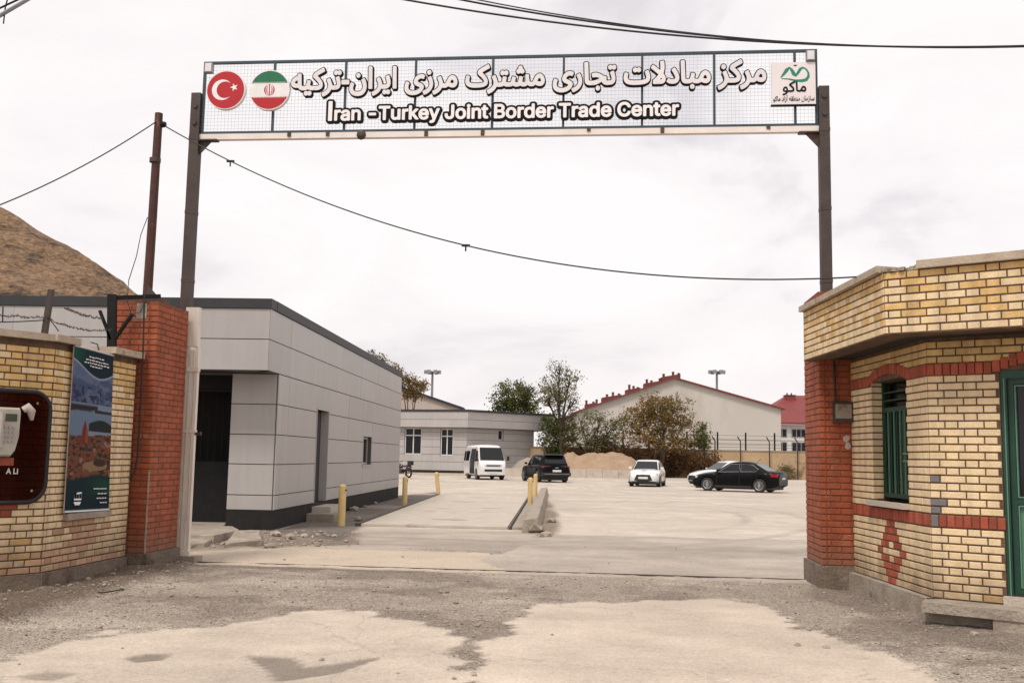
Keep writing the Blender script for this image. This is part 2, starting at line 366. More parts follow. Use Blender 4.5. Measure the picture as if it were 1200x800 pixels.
def glyph_mesh(c, font, off, res=.0165):
    """letter outline thickened by off (em), from its signed distance field: front faces and side-wall edges"""
    key = (c, font)
    if key not in GCACHE: GCACHE[key] = glyph_loops(c, font)
    loops = GCACHE[key]
    lo = np.min([l.min(0) for l in loops], 0) - off - 2 * res; hi = np.max([l.max(0) for l in loops], 0) + off + 2 * res
    gx = np.arange(lo[0], hi[0], res); gy = np.arange(lo[1], hi[1], res); X_, Y_ = np.meshgrid(gx, gy); wn = np.zeros(X_.shape, int); dd = np.full(X_.shape, 1e9)
    for l_ in loops:
        A_ = l_; B_ = np.roll(l_, -1, 0)
        for (ax, ay), (bx, by) in zip(A_, B_):
            ex, ey = bx - ax, by - ay; q2 = ex * ex + ey * ey
            if q2 < 1e-14: continue
            t = np.clip(((X_ - ax) * ex + (Y_ - ay) * ey) / q2, 0, 1); dd = np.minimum(dd, (X_ - ax - t * ex) ** 2 + (Y_ - ay - t * ey) ** 2)
            if ay != by:
                cr = (ay <= Y_) & (by > Y_) if by > ay else (by <= Y_) & (ay > Y_)
                wn += np.where(cr & (X_ < ax + (Y_ - ay) / ey * ex), 1 if by > ay else -1, 0)
    f = np.where(wn != 0, 1, -1) * np.sqrt(dd) + off
    vid = {}; V_ = []; F_ = []; E_ = []
    def corner(i, j):
        k = (i, j)
        if k not in vid: vid[k] = len(V_); V_.append((gx[j], gy[i]))
        return vid[k]
    def edge(i0, j0, i1, j1):
        k = (i0, j0, i1, j1) if (i0, j0) < (i1, j1) else (i1, j1, i0, j0)
        if k not in vid:
            t = f[k[0], k[1]] / (f[k[0], k[1]] - f[k[2], k[3]]); vid[k] = len(V_)
            V_.append((gx[k[1]] + (gx[k[3]] - gx[k[1]]) * t, gy[k[0]] + (gy[k[2]] - gy[k[0]]) * t))
        return vid[k]
    ins = f > 0
    for i in range(len(gy) - 1):
        for j in range(len(gx) - 1):
            cs = ((i, j), (i, j + 1), (i + 1, j + 1), (i + 1, j)); s_ = [ins[q] for q in cs]
            if not any(s_): continue
            poly = []; xs2 = []
            for k in range(4):
                if s_[k]: poly.append(corner(*cs[k]))
                if s_[k] != s_[(k + 1) % 4]: e_ = edge(*cs[k], *cs[(k + 1) % 4]); poly.append(e_); xs2.append((e_, s_[k]))
            F_.append(poly)
            for k in range(0, len(xs2)):
                if xs2[k][1]: E_.append((xs2[k][0], xs2[(k + 1) % len(xs2)][0]))
    return V_, F_, E_
def text_w(body, font):
    cu = bpy.data.curves.new('t', 'FONT'); cu.body = body; cu.size = 1
    if font: cu.font = font
    ob_ = bpy.data.objects.new('t', cu); C.objects.link(ob_); bpy.context.view_layer.update()
    cv = ob_.to_curve(bpy.context.evaluated_depsgraph_get()); x = [q.co.x for sp in cv.splines for q in sp.bezier_points]; w = max(x) - min(x)
    ob_.to_curve_clear(); bpy.data.objects.remove(ob_); bpy.data.curves.remove(cu); return w
def advance(c, font):
    k = ('adv', c, font)
    if k not in GCACHE: GCACHE[k] = text_w('|' + c + '|', font) - text_w('||', font)
    return GCACHE[k]
def glyph(c, font, off):
    k = (c, font, off)
    if k not in GCACHE: GCACHE[k] = glyph_mesh(c, font, off)
    return GCACHE[k]
def text_line(root, fr, s, u0, u1, zb, h, layers, font=None, name='letter'):
    """layers: (thickening, d0, d1, material); h = height of one em; letters are separate parts, later layers children of the first"""
    adv = [advance(c, font) for c in s]; tot = sum(adv); sx = (u1 - u0) / tot; u = u0
    for i, (c, a) in enumerate(zip(s, adv)):
        if c.strip():
            par = root
            for (off, d0, d1, mt) in layers:
                V_, F_, E_ = glyph(c, font, off); jit = .004 * (i % 2); n = len(V_)
                mb_ = MB().add([fr.p(u + x * sx, zb + y * h, d1 + jit) for x, y in V_] + [fr.p(u + x * sx, zb + y * h, d0) for x, y in V_], F_ + [(a_, b_, b_ + n, a_ + n) for a_, b_ in E_])
                par = mb_.build(name if par is root else name + '_face', mt, par)
        u += a * sx

SIGN_FA = shape('مرکز مبادلات تجاری مشترک مرزی ایران-ترکیه'); SIGN_EN = 'Iran -Turkey Joint Border Trade Center'
LOGO_1, LOGO_2 = shape('ماکو'), shape('سازمان منطقه آزاد ماکو')
for s_, f_ in ((SIGN_FA, None), (SIGN_EN, FONT), (LOGO_1, None), (LOGO_2, None), ('A Li', None)):   # glyphs made while the scene is still empty (fast)
    for c_ in sorted(set(s_)):
        advance(c_, f_)
        if c_.strip(): GCACHE[(c_, f_)] = glyph_loops(c_, f_)
GCACHE[('I', FONT)] = [np.array([(.085, 0), (.185, 0), (.185, .727), (.085, .727)])]; GCACHE[('adv', 'I', FONT)] = .27      # plain upright capital, without serifs
# ================================================================== GROUND
def pxpoly(pts): return [(lambda g: (g.x, g.y))(G(x, y)) for x, y in pts]
def geom(a, first, ratio, end):
    r = [a]; s = first
    while r[-1] < end: r.append(r[-1] + s); s *= ratio
    return r
ys = list(np.arange(3.6, 11, .042)) + list(np.arange(11, 21, .08)) + list(np.arange(21, 44, .22)); ys += geom(ys[-1] + .3, .4, 1.09, 1800)
ys = [-60, -40, -25, -15, -8, -4, 0, 2, 3] + ys
xp = list(np.arange(0, 7.6, .055)); xp += geom(xp[-1] + .12, .15, 1.12, 1500); xs = [-x for x in xp[:0:-1]] + xp
XX, YY = np.meshgrid(np.array(xs), np.array(ys))
n1 = fbm(XX * .55, YY * .55, 6, 3); n2 = fbm(XX * 2.2, YY * 2.2, 5, 21); n3 = fbm(XX * 9, YY * 9, 3, 40); nst = fbm(XX * .35, YY * 1.6, 5, 60)
near = YY < 60
n4_ = fbm(XX * 5, YY * 5, 4, 300)
wob = (n1 - .5) * 1.1 + (n2 - .5) * .55 + (n4_ - .5) * .34 + (n3 - .5) * .2
def mask(pts, soft=.10, w=1.0): return sstep(-soft, soft, poly_sd(XX, YY, pxpoly(pts)) + wob * w)
def lay(col, c, m): return col * (1 - m[..., None]) + np.array(c) * m[..., None]
pale = np.array([.50, .425, .352]); grav = np.array([.345, .29, .238]); asph = np.array([.265, .222, .183])
yard = np.array([.475, .41, .345])
col = np.ones(XX.shape + (3,)) * yard
col *= (1 + (nst - .5) * .30 + (n1 - .5) * .24 + (n2 - .5) * .12)[..., None]
front = sstep(0, .3, 17.0 - YY + (n2 - .5) * .4)
col = lay(col, grav, front)
P1 = mask([(-300, 1000), (-60, 800), (0, 772), (60, 750), (125, 733), (165, 736), (250, 732), (310, 720), (390, 716), (460, 721), (515, 735), (545, 765), (538, 800), (520, 1000)], .03, .6)
P2 = mask([(580, 1000), (572, 800), (566, 760), (600, 727), (635, 707), (760, 703), (880, 707), (930, 735), (990, 745), (1050, 770), (1100, 800), (1250, 1000)], .03, .6)
paleM = np.maximum(P1, P2)
isl = np.maximum(mask([(285, 765), (345, 768), (360, 778), (450, 766), (400, 786), (320, 797), (305, 778)], .02, .085),
                 mask([(143, 769), (170, 763), (203, 762), (190, 771), (160, 774)], .02, .05))
isl = np.maximum(isl, .75 * mask([(20, 790), (60, 782), (95, 786), (60, 795)], .05, .1))
n5 = fbm(XX * 1.3 + 31, YY * 1.7, 6, 410); pv = pale * (1 + (n5 - .5) * .42 + (n1 - .5) * .2)[..., None] * np.array([1.0, .995, .985])
col = lay(col, 0, paleM) + pv * paleM[..., None]; col = lay(col, asph * .86, isl)
gravM = front * (1 - paleM)
# worn pale streaks in the gravel band, dark stains by the walls
streak = sstep(.54, .66, fbm(XX * .8 + 4, YY * 2.2, 5, 77)) * gravM
col = lay(col, pale * .9, streak * .75)
dk = sstep(.52, .66, fbm(XX * 1.1 + 9, YY * 1.3, 5, 99)) * gravM
col = lay(col, np.array([.19, .152, .122]), dk * .6)
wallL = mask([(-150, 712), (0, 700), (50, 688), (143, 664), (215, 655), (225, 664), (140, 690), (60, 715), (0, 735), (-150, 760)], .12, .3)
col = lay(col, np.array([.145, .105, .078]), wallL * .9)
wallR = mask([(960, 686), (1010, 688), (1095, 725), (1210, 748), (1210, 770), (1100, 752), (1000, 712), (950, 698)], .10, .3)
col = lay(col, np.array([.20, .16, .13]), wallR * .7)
# threshold strip between the pillars
thr = mask([(214, 641), (330, 638), (420, 640), (600, 650), (950, 660), (965, 683), (600, 671.5), (218, 660.5)], .05, .05)
col = lay(col, pale * np.array([.98, .95, .9]), thr * (.95 - .5 * sstep(-2, 2.5, XX) * sstep(.42, .55, nst)))
mid = mask([(335, 634), (420, 618), (600, 622), (640, 624), (640, 650), (600, 648), (330, 641)], .15, .25)
col = lay(col, np.array([.34, .288, .24]), mid * (.45 + .5 * sstep(.45, .6, nst)))
pad = mask([(636, 625.5), (945, 632), (965, 681), (600, 671), (560, 655), (600, 645)], .03, .03)
padc = np.array([.375, .325, .275]) * (1 + (n5 - .5) * .5 + (nst - .5) * .3)[..., None]
col = col * (1 - pad[..., None] * .92) + padc * pad[..., None] * .92
lip = mask([(214, 660.3), (500, 668), (500, 671), (214, 663)], .02, .02); col = lay(col, np.array([.15, .12, .095]), lip * .5)
for (cx_, cy_, rr_) in ((-8, 30, 14.5), (-8, 30, 16.1), (20, 18, 26.0), (20, 18, 27.6), (2, 70, 22), (2, 70, 23.6), (-14, 44, 19.4), (-14, 44, 21)):      # tyre tracks turning through the yard
    tr_ = sstep(.22, .05, abs(np.hypot(XX - cx_, YY - cy_) - rr_)) * (YY > 18) * (YY < 75) * sstep(.35, .6, fbm(XX * .3 + rr_, YY * .3, 4, 500))
    col = lay(col, np.array([.33, .28, .232]), tr_ * .55)
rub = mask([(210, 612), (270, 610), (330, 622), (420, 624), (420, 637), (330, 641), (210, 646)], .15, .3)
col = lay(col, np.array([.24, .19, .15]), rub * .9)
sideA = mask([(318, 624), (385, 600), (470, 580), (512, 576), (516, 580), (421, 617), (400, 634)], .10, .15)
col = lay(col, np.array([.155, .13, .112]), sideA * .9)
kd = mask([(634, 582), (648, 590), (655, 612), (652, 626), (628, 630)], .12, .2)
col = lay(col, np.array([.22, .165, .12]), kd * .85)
yardS = sstep(22, 30, YY) * sstep(.5, .62, fbm(XX * .12, YY * .5, 5, 120))
col = lay(col, yard * .86, yardS * .6)
col *= (1 + (n3 - .5) * .16 + (n2 - .5) * .14)[..., None]
far = sstep(70, 160, YY); col = lay(col, np.array([.36, .29, .21]), far)
HZ = gravM * ((n3 - .5) * .022 + (n2 - .5) * .02) + (n1 - .5) * .02 * front - isl * .012 - paleM * .004
HZ += rub * (n2 - .5) * .09 + kd * (n2 - .45) * .12
HZ += wallL * (.055 + (n2 - .5) * .12 + (n4_ - .5) * .05) + wallR * (n2 - .45) * .04
HZ = np.where(YY < 45, HZ, 0) - .004
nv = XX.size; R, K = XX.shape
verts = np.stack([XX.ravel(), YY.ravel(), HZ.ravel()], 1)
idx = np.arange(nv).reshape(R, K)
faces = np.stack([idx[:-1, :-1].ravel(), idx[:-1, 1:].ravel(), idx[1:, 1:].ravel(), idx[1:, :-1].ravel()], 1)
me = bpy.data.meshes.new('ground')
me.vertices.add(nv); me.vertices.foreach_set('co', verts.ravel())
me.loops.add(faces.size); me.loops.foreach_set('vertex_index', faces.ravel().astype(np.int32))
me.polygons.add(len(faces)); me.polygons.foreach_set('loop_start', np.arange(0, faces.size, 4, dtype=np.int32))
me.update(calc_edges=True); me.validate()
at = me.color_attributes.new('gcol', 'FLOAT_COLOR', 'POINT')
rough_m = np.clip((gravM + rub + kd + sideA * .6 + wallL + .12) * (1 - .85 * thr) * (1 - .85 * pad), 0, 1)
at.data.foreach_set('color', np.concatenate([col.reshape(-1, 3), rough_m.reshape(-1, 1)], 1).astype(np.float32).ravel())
me.shade_smooth()
m = bpy.data.materials.new('ground_surface'); m.use_nodes = True; t = m.node_tree; l = t.links.new
b = t.nodes['Principled BSDF']; b.inputs['Roughness'].default_value = .95; b.inputs['Specular IOR Level'].default_value = .2
a = N(t, 'ShaderNodeVertexColor', layer_name='gcol'); g = N(t, 'ShaderNodeNewGeometry')
f1 = N(t, 'ShaderNodeTexNoise'); f1.inputs['Scale'].default_value = 38; f1.inputs['Detail'].default_value = 6; f1.inputs['Roughness'].default_value = .75; l(g.outputs['Position'], f1.inputs['Vector'])
v1 = N(t, 'ShaderNodeTexVoronoi'); v1.inputs['Scale'].default_value = 62; l(g.outputs['Position'], v1.inputs['Vector'])
mr = N(t, 'ShaderNodeMapRange'); mr.inputs[1].default_value = .3; mr.inputs[2].default_value = .7; mr.inputs[3].default_value = .74; mr.inputs[4].default_value = 1.22; l(f1.outputs['Fac'], mr.inputs[0])
sc1 = N(t, 'ShaderNodeVectorMath', operation='SCALE'); l(a.outputs['Color'], sc1.inputs[0]); l(mr.outputs[0], sc1.inputs['Scale'])
# stone chips: every voronoi cell its own tone, only where the surface is loose
sep = N(t, 'ShaderNodeSeparateColor'); l(v1.outputs['Color'], sep.inputs[0])
m2 = N(t, 'ShaderNodeMapRange'); m2.inputs[3].default_value = .62; m2.inputs[4].default_value = 1.42; l(sep.outputs[0], m2.inputs[0])
mm = N(t, 'ShaderNodeMix', data_type='FLOAT'); mm.inputs[2].default_value = 1.0; l(a.outputs['Alpha'], mm.inputs[0]); l(m2.outputs[0], mm.inputs[3])
sk_ = N(t, 'ShaderNodeTexNoise'); sk_.inputs['Scale'].default_value = 16; sk_.inputs['Detail'].default_value = 8; sk_.inputs['Roughness'].default_value = .8; l(g.outputs['Position'], sk_.inputs['Vector'])
skr = N(t, 'ShaderNodeMapRange'); skr.inputs[1].default_value = .60; skr.inputs[2].default_value = .72; skr.inputs[3].default_value = 1.0; skr.inputs[4].default_value = .62; l(sk_.outputs['Fac'], skr.inputs[0])
wv_ = N(t, 'ShaderNodeTexVoronoi'); wv_.feature = 'DISTANCE_TO_EDGE'; wv_.inputs['Scale'].default_value = .33
nw = N(t, 'ShaderNodeTexNoise'); nw.inputs['Scale'].default_value = 1.4; nw.inputs['Detail'].default_value = 6; l(g.outputs['Position'], nw.inputs['Vector'])
av_ = N(t, 'ShaderNodeVectorMath', operation='MULTIPLY_ADD'); l(nw.outputs['Color'], av_.inputs[0]); av_.inputs[1].default_value = (1.6, 1.6, 0); l(g.outputs['Position'], av_.inputs[2]); l(av_.outputs[0], wv_.inputs['Vector'])
ckr = N(t, 'ShaderNodeMapRange'); ckr.inputs[1].default_value = .0; ckr.inputs[2].default_value = .006; ckr.inputs[3].default_value = .80; ckr.inputs[4].default_value = 1.0; l(wv_.outputs['Distance'], ckr.inputs[0])
mul_ = N(t, 'ShaderNodeMath', operation='MULTIPLY'); l(skr.outputs[0], mul_.inputs[0]); l(ckr.outputs[0], mul_.inputs[1])
sc3 = N(t, 'ShaderNodeVectorMath', operation='SCALE'); l(sc1.outputs[0], sc3.inputs[0]); l(mul_.outputs[0], sc3.inputs['Scale']); sc1 = sc3
sc2 = N(t, 'ShaderNodeVectorMath', operation='SCALE'); l(sc1.outputs[0], sc2.inputs[0]); l(mm.outputs[0], sc2.inputs['Scale'])
l(sc2.outputs[0], b.inputs['Base Color'])
bp = N(t, 'ShaderNodeBump'); bp.inputs['Distance'].default_value = .02
bs = N(t, 'ShaderNodeMath', operation='MULTIPLY_ADD'); l(a.outputs['Alpha'], bs.inputs[0]); bs.inputs[1].default_value = .7; bs.inputs[2].default_value = .12; l(bs.outputs[0], bp.inputs['Strength'])
l(v1.outputs['Distance'], bp.inputs['Height']); bp.invert = True
bp2 = N(t, 'ShaderNodeBump'); bp2.inputs['Distance'].default_value = .02; bp2.inputs['Strength'].default_value = .35; l(f1.outputs['Fac'], bp2.inputs['Height']); l(bp.outputs[0], bp2.inputs['Normal'])
l(bp2.outputs[0], b.inputs['Normal'])
me.materials.append(m)
ground = bpy.data.objects.new('ground', me); C.objects.link(ground); structure(ground)
def gz(x, y):            # height of the ground sheet
    j = int(np.clip(np.searchsorted(xs, x), 1, K - 1)); i = int(np.clip(np.searchsorted(ys, y), 1, R - 1))
    return float(max(HZ[i, j], HZ[i - 1, j], HZ[i, j - 1], HZ[i - 1, j - 1]))
def gravel_at(x, y):
    j = int(np.clip(np.searchsorted(xs, x), 1, K - 1)); i = int(np.clip(np.searchsorted(ys, y), 1, R - 1))
    return float(rough_m[i, j])

# ================================================================== HILL
hx = np.linspace(-900, 230, 170); prof_x = [-900, -500, -200, 0, 40, 80, 120, 150, 175, 200, 230]
prof_y = [170, 140, 190, 246, 263, 285, 310, 331, 350, 375, 420]
mb = MB(); rows = 46; gv = []
for j in range(rows):
    s = j / (rows - 1)                       # 0 foot, .6 ridge, 1 back
    for i, px in enumerate(hx):
        rd = D(px, np.interp(px, prof_x, prof_y), 135.0)
        if s < .62:
            k = s / .62; Y = 82 + (135 - 82) * k; hz = rd.z * (k ** .78)
        else:
            k = (s - .62) / .38; Y = 135 + 90 * k; hz = rd.z * (1 - k) ** 1.3
        gv.append([rd.x * (.72 + .28 * min(Y, 135) / 135), Y, hz])
gv = np.array(gv)
damp = np.minimum(1, gv[:, 2] / 4)
gv[:, 2] += damp * ((fbm(gv[:, 0] * .22, gv[:, 1] * .22, 5, 5) - .5) * 2.6 + (fbm(gv[:, 0] * .35 + gv[:, 2] * .5, gv[:, 1] * .9, 4, 15) - .5) * 2.4)
gv[:, 2] = np.maximum(gv[:, 2], -.3)
nxh = len(hx)
mb.v = [tuple(v) for v in gv]; mb.f = [[j * nxh + i, j * nxh + i + 1, (j + 1) * nxh + i + 1, (j + 1) * nxh + i] for j in range(rows - 1) for i in range(nxh - 1)]; mb.mi = [0] * len(mb.f)
hill = structure(mb.build('hill', 'hill', smooth=True, angle=60))

# ================================================================== PANEL WALLS
def cut(rect, holes):
    out = [rect]
    for (a, b, c, d) in holes:
        nx = []
        for (u0, u1, z0, z1) in out:
            if a >= u1 or b <= u0 or c >= z1 or d <= z0: nx.append((u0, u1, z0, z1)); continue
            if a > u0: nx.append((u0, a, z0, z1))
            if b < u1: nx.append((b, u1, z0, z1))
            uu0, uu1 = max(u0, a), min(u1, b)
            if c > z0: nx.append((uu0, uu1, z0, c))
            if d < z1: nx.append((uu0, uu1, d, z1))
        out = nx
    return out
def panel_wall(root, fr, us, zs, holes=(), mat='panel', gap=.018, th=.03, back=.2, name='panel', skip=None):
    bk = MB(); vg = .0025
    for r in cut((us[0], us[-1], zs[0], zs[-1]), holes): bk.fbox(fr, r[0] + .001, r[1] - .001, r[2], r[3], -back, -.012)
    bk.build('backing_wall', 'panel_back', root)
    for i in range(len(zs) - 1):
        for j in range(len(us) - 1):
            for (u0, u1, z0, z1) in cut((us[j], us[j + 1], zs[i], zs[i + 1]), holes):
                if u1 - u0 < .05 or z1 - z0 < .05: continue
                d = random.uniform(-.002, .002)
                MB().fbox(fr, u0 + vg, u1 - vg, z0 + gap / 2, z1 - gap / 2, -.011, th * .3 + d).build(name, mat, root)
def window(root, fr, u0, u1, z0, z1, d=-.12, frame='panel', mull=(), trans=(), fw=.06, pane='window_glass'):
    w = MB()
    w.fbox(fr, u0, u0 + fw, z0, z1, d - .03, d + .03).fbox(fr, u1 - fw, u1, z0, z1, d - .03, d + .03)
    w.fbox(fr, u0 + fw, u1 - fw, z0, z0 + fw, d - .03, d + .029).fbox(fr, u0 + fw, u1 - fw, z1 - fw, z1, d - .03, d + .029)
    for k in mull: w.fbox(fr, k - fw / 2, k + fw / 2, z0 + fw, z1 - fw, d - .03, d + .028)
    for k in trans: w.fbox(fr, u0 + fw, u1 - fw, k - fw / 2, k + fw / 2, d - .03, d + .027)
    o = w.build('window', frame, root)
    cu = [u0 + fw] + [x for k in mull for x in (k - fw / 2, k + fw / 2)] + [u1 - fw]; cz = [z0 + fw] + [x for k in trans for x in (k - fw / 2, k + fw / 2)] + [z1 - fw]
    for i in range(0, len(cu), 2):
        for j in range(0, len(cz), 2):
            MB().fbox(fr, cu[i], cu[i + 1], cz[j], cz[j + 1], d - .012, d).build('pane', pane, o)
    return o

# ------------------------------------------------------------------ near office building with the canopy
KB = Vector((-4.593, 20.194, 0))
ob = thing('office_building', 'long low grey panel clad building with dark steel door under its canopy, beside the weighbridge', 'building', KB)
FS = Fr(KB, (.042, .999), (.999, -.042)); FF = Fr(KB, (-.999, .042), (-.042, -.999)); FO = Fr(KB + FF.N * .8, FF.U, FF.N)
zr = [.38, .67, 1.268, 1.848, 2.442, 3.04]
dh = (3.36, 4.58, .38, 2.5); wh = (9.2, 10.6, 1.2, 2.0)
panel_wall(ob, FS, [0, .34, .82, 3.36, 4.58, 7.0, 9.2, 10.6, 13.4, 16.25], zr, [dh, wh])
panel_wall(ob, Fr(FS.p(-.8, 0), FS.U, FS.N), [0, 1.62, 4.1, 6.7, 9.4, 12.2, 14.6, 17.05], [3.042, 3.64, 4.23])
panel_wall(ob, FF, [.03, .92], zr, back=.22)
panel_wall(ob, FF, [3.6, 6.0, 8.4, 10.8, 13.2], zr, back=.22)
panel_wall(ob, FO, [.0, 2.5, 5.0, 7.5, 10.2, 13.2], [3.042, 3.64, 4.23], back=.25)
MB().fbox(FF, .22, 13.2, 3.05, 3.07, .005, .56).build('soffit', 'charcoal', ob)
MB().fbox(FF, .26, 13.2, 4.2, 4.3, -16, .54).build('roof', 'charcoal', ob)
c = MB(); c.fbox(FO, -.03, 13.2, 4.232, 4.42, -.35, .035); c.fbox(FS, -.445, 16.28, 4.233, 4.421, -.35, .036)
c.build('parapet_cap', 'charcoal', ob)
c = MB(); c.fbox(FS, .0, 3.36, -.1, .379, -.22, -.004).fbox(FS, 3.36, 4.58, -.1, .379, -.22, -.006).fbox(FS, 4.58, 16.25, -.1, .379, -.22, -.004)
c.fbox(FF, .0, .92, -.1, .378, -.22, .012); c.build('plinth', 'plinth_dark', ob)
MB().fbox(FS, 16.25, 16.28, 0, 4.23, -8, 0).build('end_wall', 'panel', ob)
MB().fbox(FS, 3.36, 4.58, .38, 2.5, -.21, -.17).build('side_door', 'charcoal', ob)
c = MB().fbox(FS, 3.33, 3.37, .38, 2.54, -.2, .02).fbox(FS, 4.57, 4.61, .38, 2.54, -.2, .02).fbox(FS, 3.37, 4.57, 2.5, 2.541, -.2, .021)
c.build('door_frame', 'panel', ob)
window(ob, FS, 9.2, 10.6, 1.2, 2.0, d=-.14, mull=(9.9,))
MB().fbox(FS, 9.14, 10.66, 1.15, 1.199, -.16, .035).build('window_sill', 'panel', ob)
# black steel double door: solid lower half, barred upper half
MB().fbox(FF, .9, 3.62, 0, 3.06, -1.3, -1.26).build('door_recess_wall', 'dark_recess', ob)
MB().fbox(FF, .9, .93, -.1, 3.06, -1.3, -.23).build('door_reveal', 'charcoal', ob)
dr = MB()
for k in range(3):
    u0 = .95 + k * .88
    dr.fbox(FF, u0, u0 + .85, .1, 1.3, -.50, -.46); dr.fbox(FF, u0, u0 + .05, 1.3, 2.75, -.5, -.46); dr.fbox(FF, u0 + .80, u0 + .85, 1.3, 2.75, -.5, -.46)
    dr.fbox(FF, u0 + .05, u0 + .80, 2.7, 2.75, -.5, -.461)
dr.fbox(FF, .94, 3.6, 2.76, 3.04, -.5, -.455)
door = dr.build('steel_door', 'black_steel', ob)
for k in range(3):
    for j in range(1, 6):
        u = .95 + k * .88 + j * .142
        MB().tube([FF.p(u, 1.3, -.48), FF.p(u, 2.7, -.48)], .009, 5).build('bar', 'black_steel', door)
MB().fbox(FF, 1.78, 1.86, 1.2, 1.34, -.46, -.42).tube([FF.p(1.82, 1.1, -.44), FF.p(1.82, 1.2, -.44)], .012, 6).build('handle', 'brown_steel', door)
MB().fbox(FF, .94, 3.6, -.05, .1, -.5, .02).build('threshold', 'old_concrete', ob)

# ------------------------------------------------------------------ far office building
q = [D(455, 556, 85.0), D(503, 556, 84.0), D(547, 556, 82.8), D(647, 556, 89.0)]
q = [Vector((p.x, p.y, 0)) for p in q]
fb = thing('office_building', 'flat roofed grey panel building with two tall windows, behind the white minibus', 'building', q[1])
def face(a, b):
    u = (b - a).normalized(); return Fr(a, u, (u.y, -u.x)), (b - a).length
top, bot, soff = 5.06, .30, 3.78
def offs(k, d):
    if k in (0, 3):
        fr, _ = face(q[min(k, 2)], q[min(k, 2) + 1]); return q[k] - fr.N * d
    f1, _ = face(q[k - 1], q[k]); f2, _ = face(q[k], q[k + 1]); n = (f1.N + f2.N).normalized(); return q[k] - n * (d / n.dot(f1.N))
lw = []
for k in range(3):
    fr, ln = face(q[k], q[k + 1]); nseg = max(2, round(ln / 2.4))
    panel_wall(fb, fr, list(np.linspace(0, ln, nseg + 1)), [soff, 4.42, top], gap=.03, back=.3)
    MB().fbox(fr, -.05, ln + .05, top + .002 * k, top + .17 + .002 * k, -.5, .06 + .003 * k).build('parapet_cap', 'charcoal', fb)
    # lower wall set back
    f2, e1 = face(offs(k, .55), offs(k + 1, .55)); e1 -= (1.7 if k == 2 else .0)
    if k == 0:
        (a0, zz), (a1, _) = f2.uz(474, 516), f2.uz(494, 516); hs = [(a0, a1, 1.55, 3.74)]
    elif k == 1:
        (a0, zz), (a1, _) = f2.uz(516, 516), f2.uz(531, 516); hs = [(a0, a1, 1.5, 3.7)]
    else:
        (a0, zz), (a1, _) = f2.uz(584, 509), f2.uz(590, 509); hs = [(a0, a1, 2.85, 3.72)]
    panel_wall(fb, f2, list(np.linspace(.0, e1, nseg + 1)), [bot, 1.0, 1.6, 2.2, 2.8, 3.4, soff], hs, gap=.03)
    MB().fbox(f2, 0, e1, 0, bot, -.3, -.02).build('plinth', 'plinth_dark', fb)
    h = hs[0]
    window(fb, f2, *h, d=-.12, fw=.09, frame='white_wall', mull=((h[0] + h[1]) / 2,) if k < 2 else (), trans=(h[3] - .62,) if k < 2 else ())
    if k == 2:
        MB().fbox(f2, e1 - .02, e1, 0, soff, -10, -.31).build('end_wall', 'panel', fb)
rp_ = [(p.x, p.y, 3.79) for p in (q[0], q[1], q[2], q[3])]
bk = [(q[3].x - 4, q[3].y + 12, 3.79), (q[0].x - 4, q[0].y + 14, 3.79)]
inn = [Vector(p) + Vector((-.2, .35, 0)) for p in rp_]
MB().prism([tuple(p) for p in inn] + bk, (0, 0, 1.2)).build('roof', 'charcoal', fb)

# ------------------------------------------------------------------ shed, warehouse, red roofed house
def gable(name, label, Y, pts, depth, wall, roof, over=.4, th=.28, cat='building'):
    P = [D(x, y, Y) for x, y in pts]            # left eave, apex, right eave
    r = thing(name, label, cat, (P[1].x, Y, 0))
    MB().prism([(P[0].x, Y, 0), (P[2].x, Y, 0), (P[2].x, Y, P[2].z), (P[1].x, Y, P[1].z), (P[0].x, Y, P[0].z)], (0, depth, 0)).build('wall', wall, r)
    for a, b in ((P[1], P[0]), (P[1], P[2])):
        d = (b - a).normalized(); n = Vector((-d.z, 0, d.x)); n = n if n.z > 0 else -n
        b2 = b + d * over; a2 = a + n * .01
        MB().prism([a + n * .01, b2 + n * .01, b2 + n * th, a + n * th], (0, depth + over, 0)).build('roof', roof, r) if False else None
        s = MB().prism([a + n * .01 - Vector((0, over, 0)), b2 + n * .01 - Vector((0, over, 0)), b2 + n * th - Vector((0, over, 0)), a + n * th - Vector((0, over, 0))], (0, depth + 2 * over, 0))
        s.build('roof', roof, r)
    return r, P
gable('shed', 'pale gabled shed rising behind the flat roofed grey building', 112, [(375, 480), (452, 449), (540, 479)], 25, 'shed_wall', 'charcoal', .3, .25, 'shed')
wr, WP = gable('warehouse', 'large cream warehouse with a red roof and a blank gable wall', 105, [(676, 483), (790, 443.5), (915, 479)], 45, 'warehouse_wall', 'red_roof', .4, .14, 'warehouse')
dsl = (WP[0] - WP[1]).normalized()
for i, (px, wd) in enumerate(((692, 1.2), (716, 2.0), (741, 1.5), (763, 1.6), (785, 1.9))):
    a = D(px, 460, 107.0); s = (a.x - WP[1].x) / dsl.x; base = WP[1] + dsl * s; zb = base.z + .1
    v = MB(); v.prism([(base.x - wd / 2, 106, zb - .6), (base.x + wd / 2, 106, zb - .3), (base.x + wd / 2, 106, zb + .30 + .12 * wd), (base.x - wd / 2, 106, zb + .30 - .06 * wd)], (0, 1.4, 0))
    o = v.build('roof_vent', 'vent_red', wr)
    for k in range(3):
        x = base.x - wd * .38 + k * wd * .36 + .1 * ((i * 7 + k * 3) % 4); h = (.16, .05, .28)[(i + k) % 3]
        MB().box((x - .11, 106.4, zb + .2), (x + .11, 106.7, zb + .42 + h)).lathe((x, 106.55, zb + .42 + h), Z, [(.16, 0), (.16, .05), (.02, .12)], 6).build('stack', 'vent_red', o)
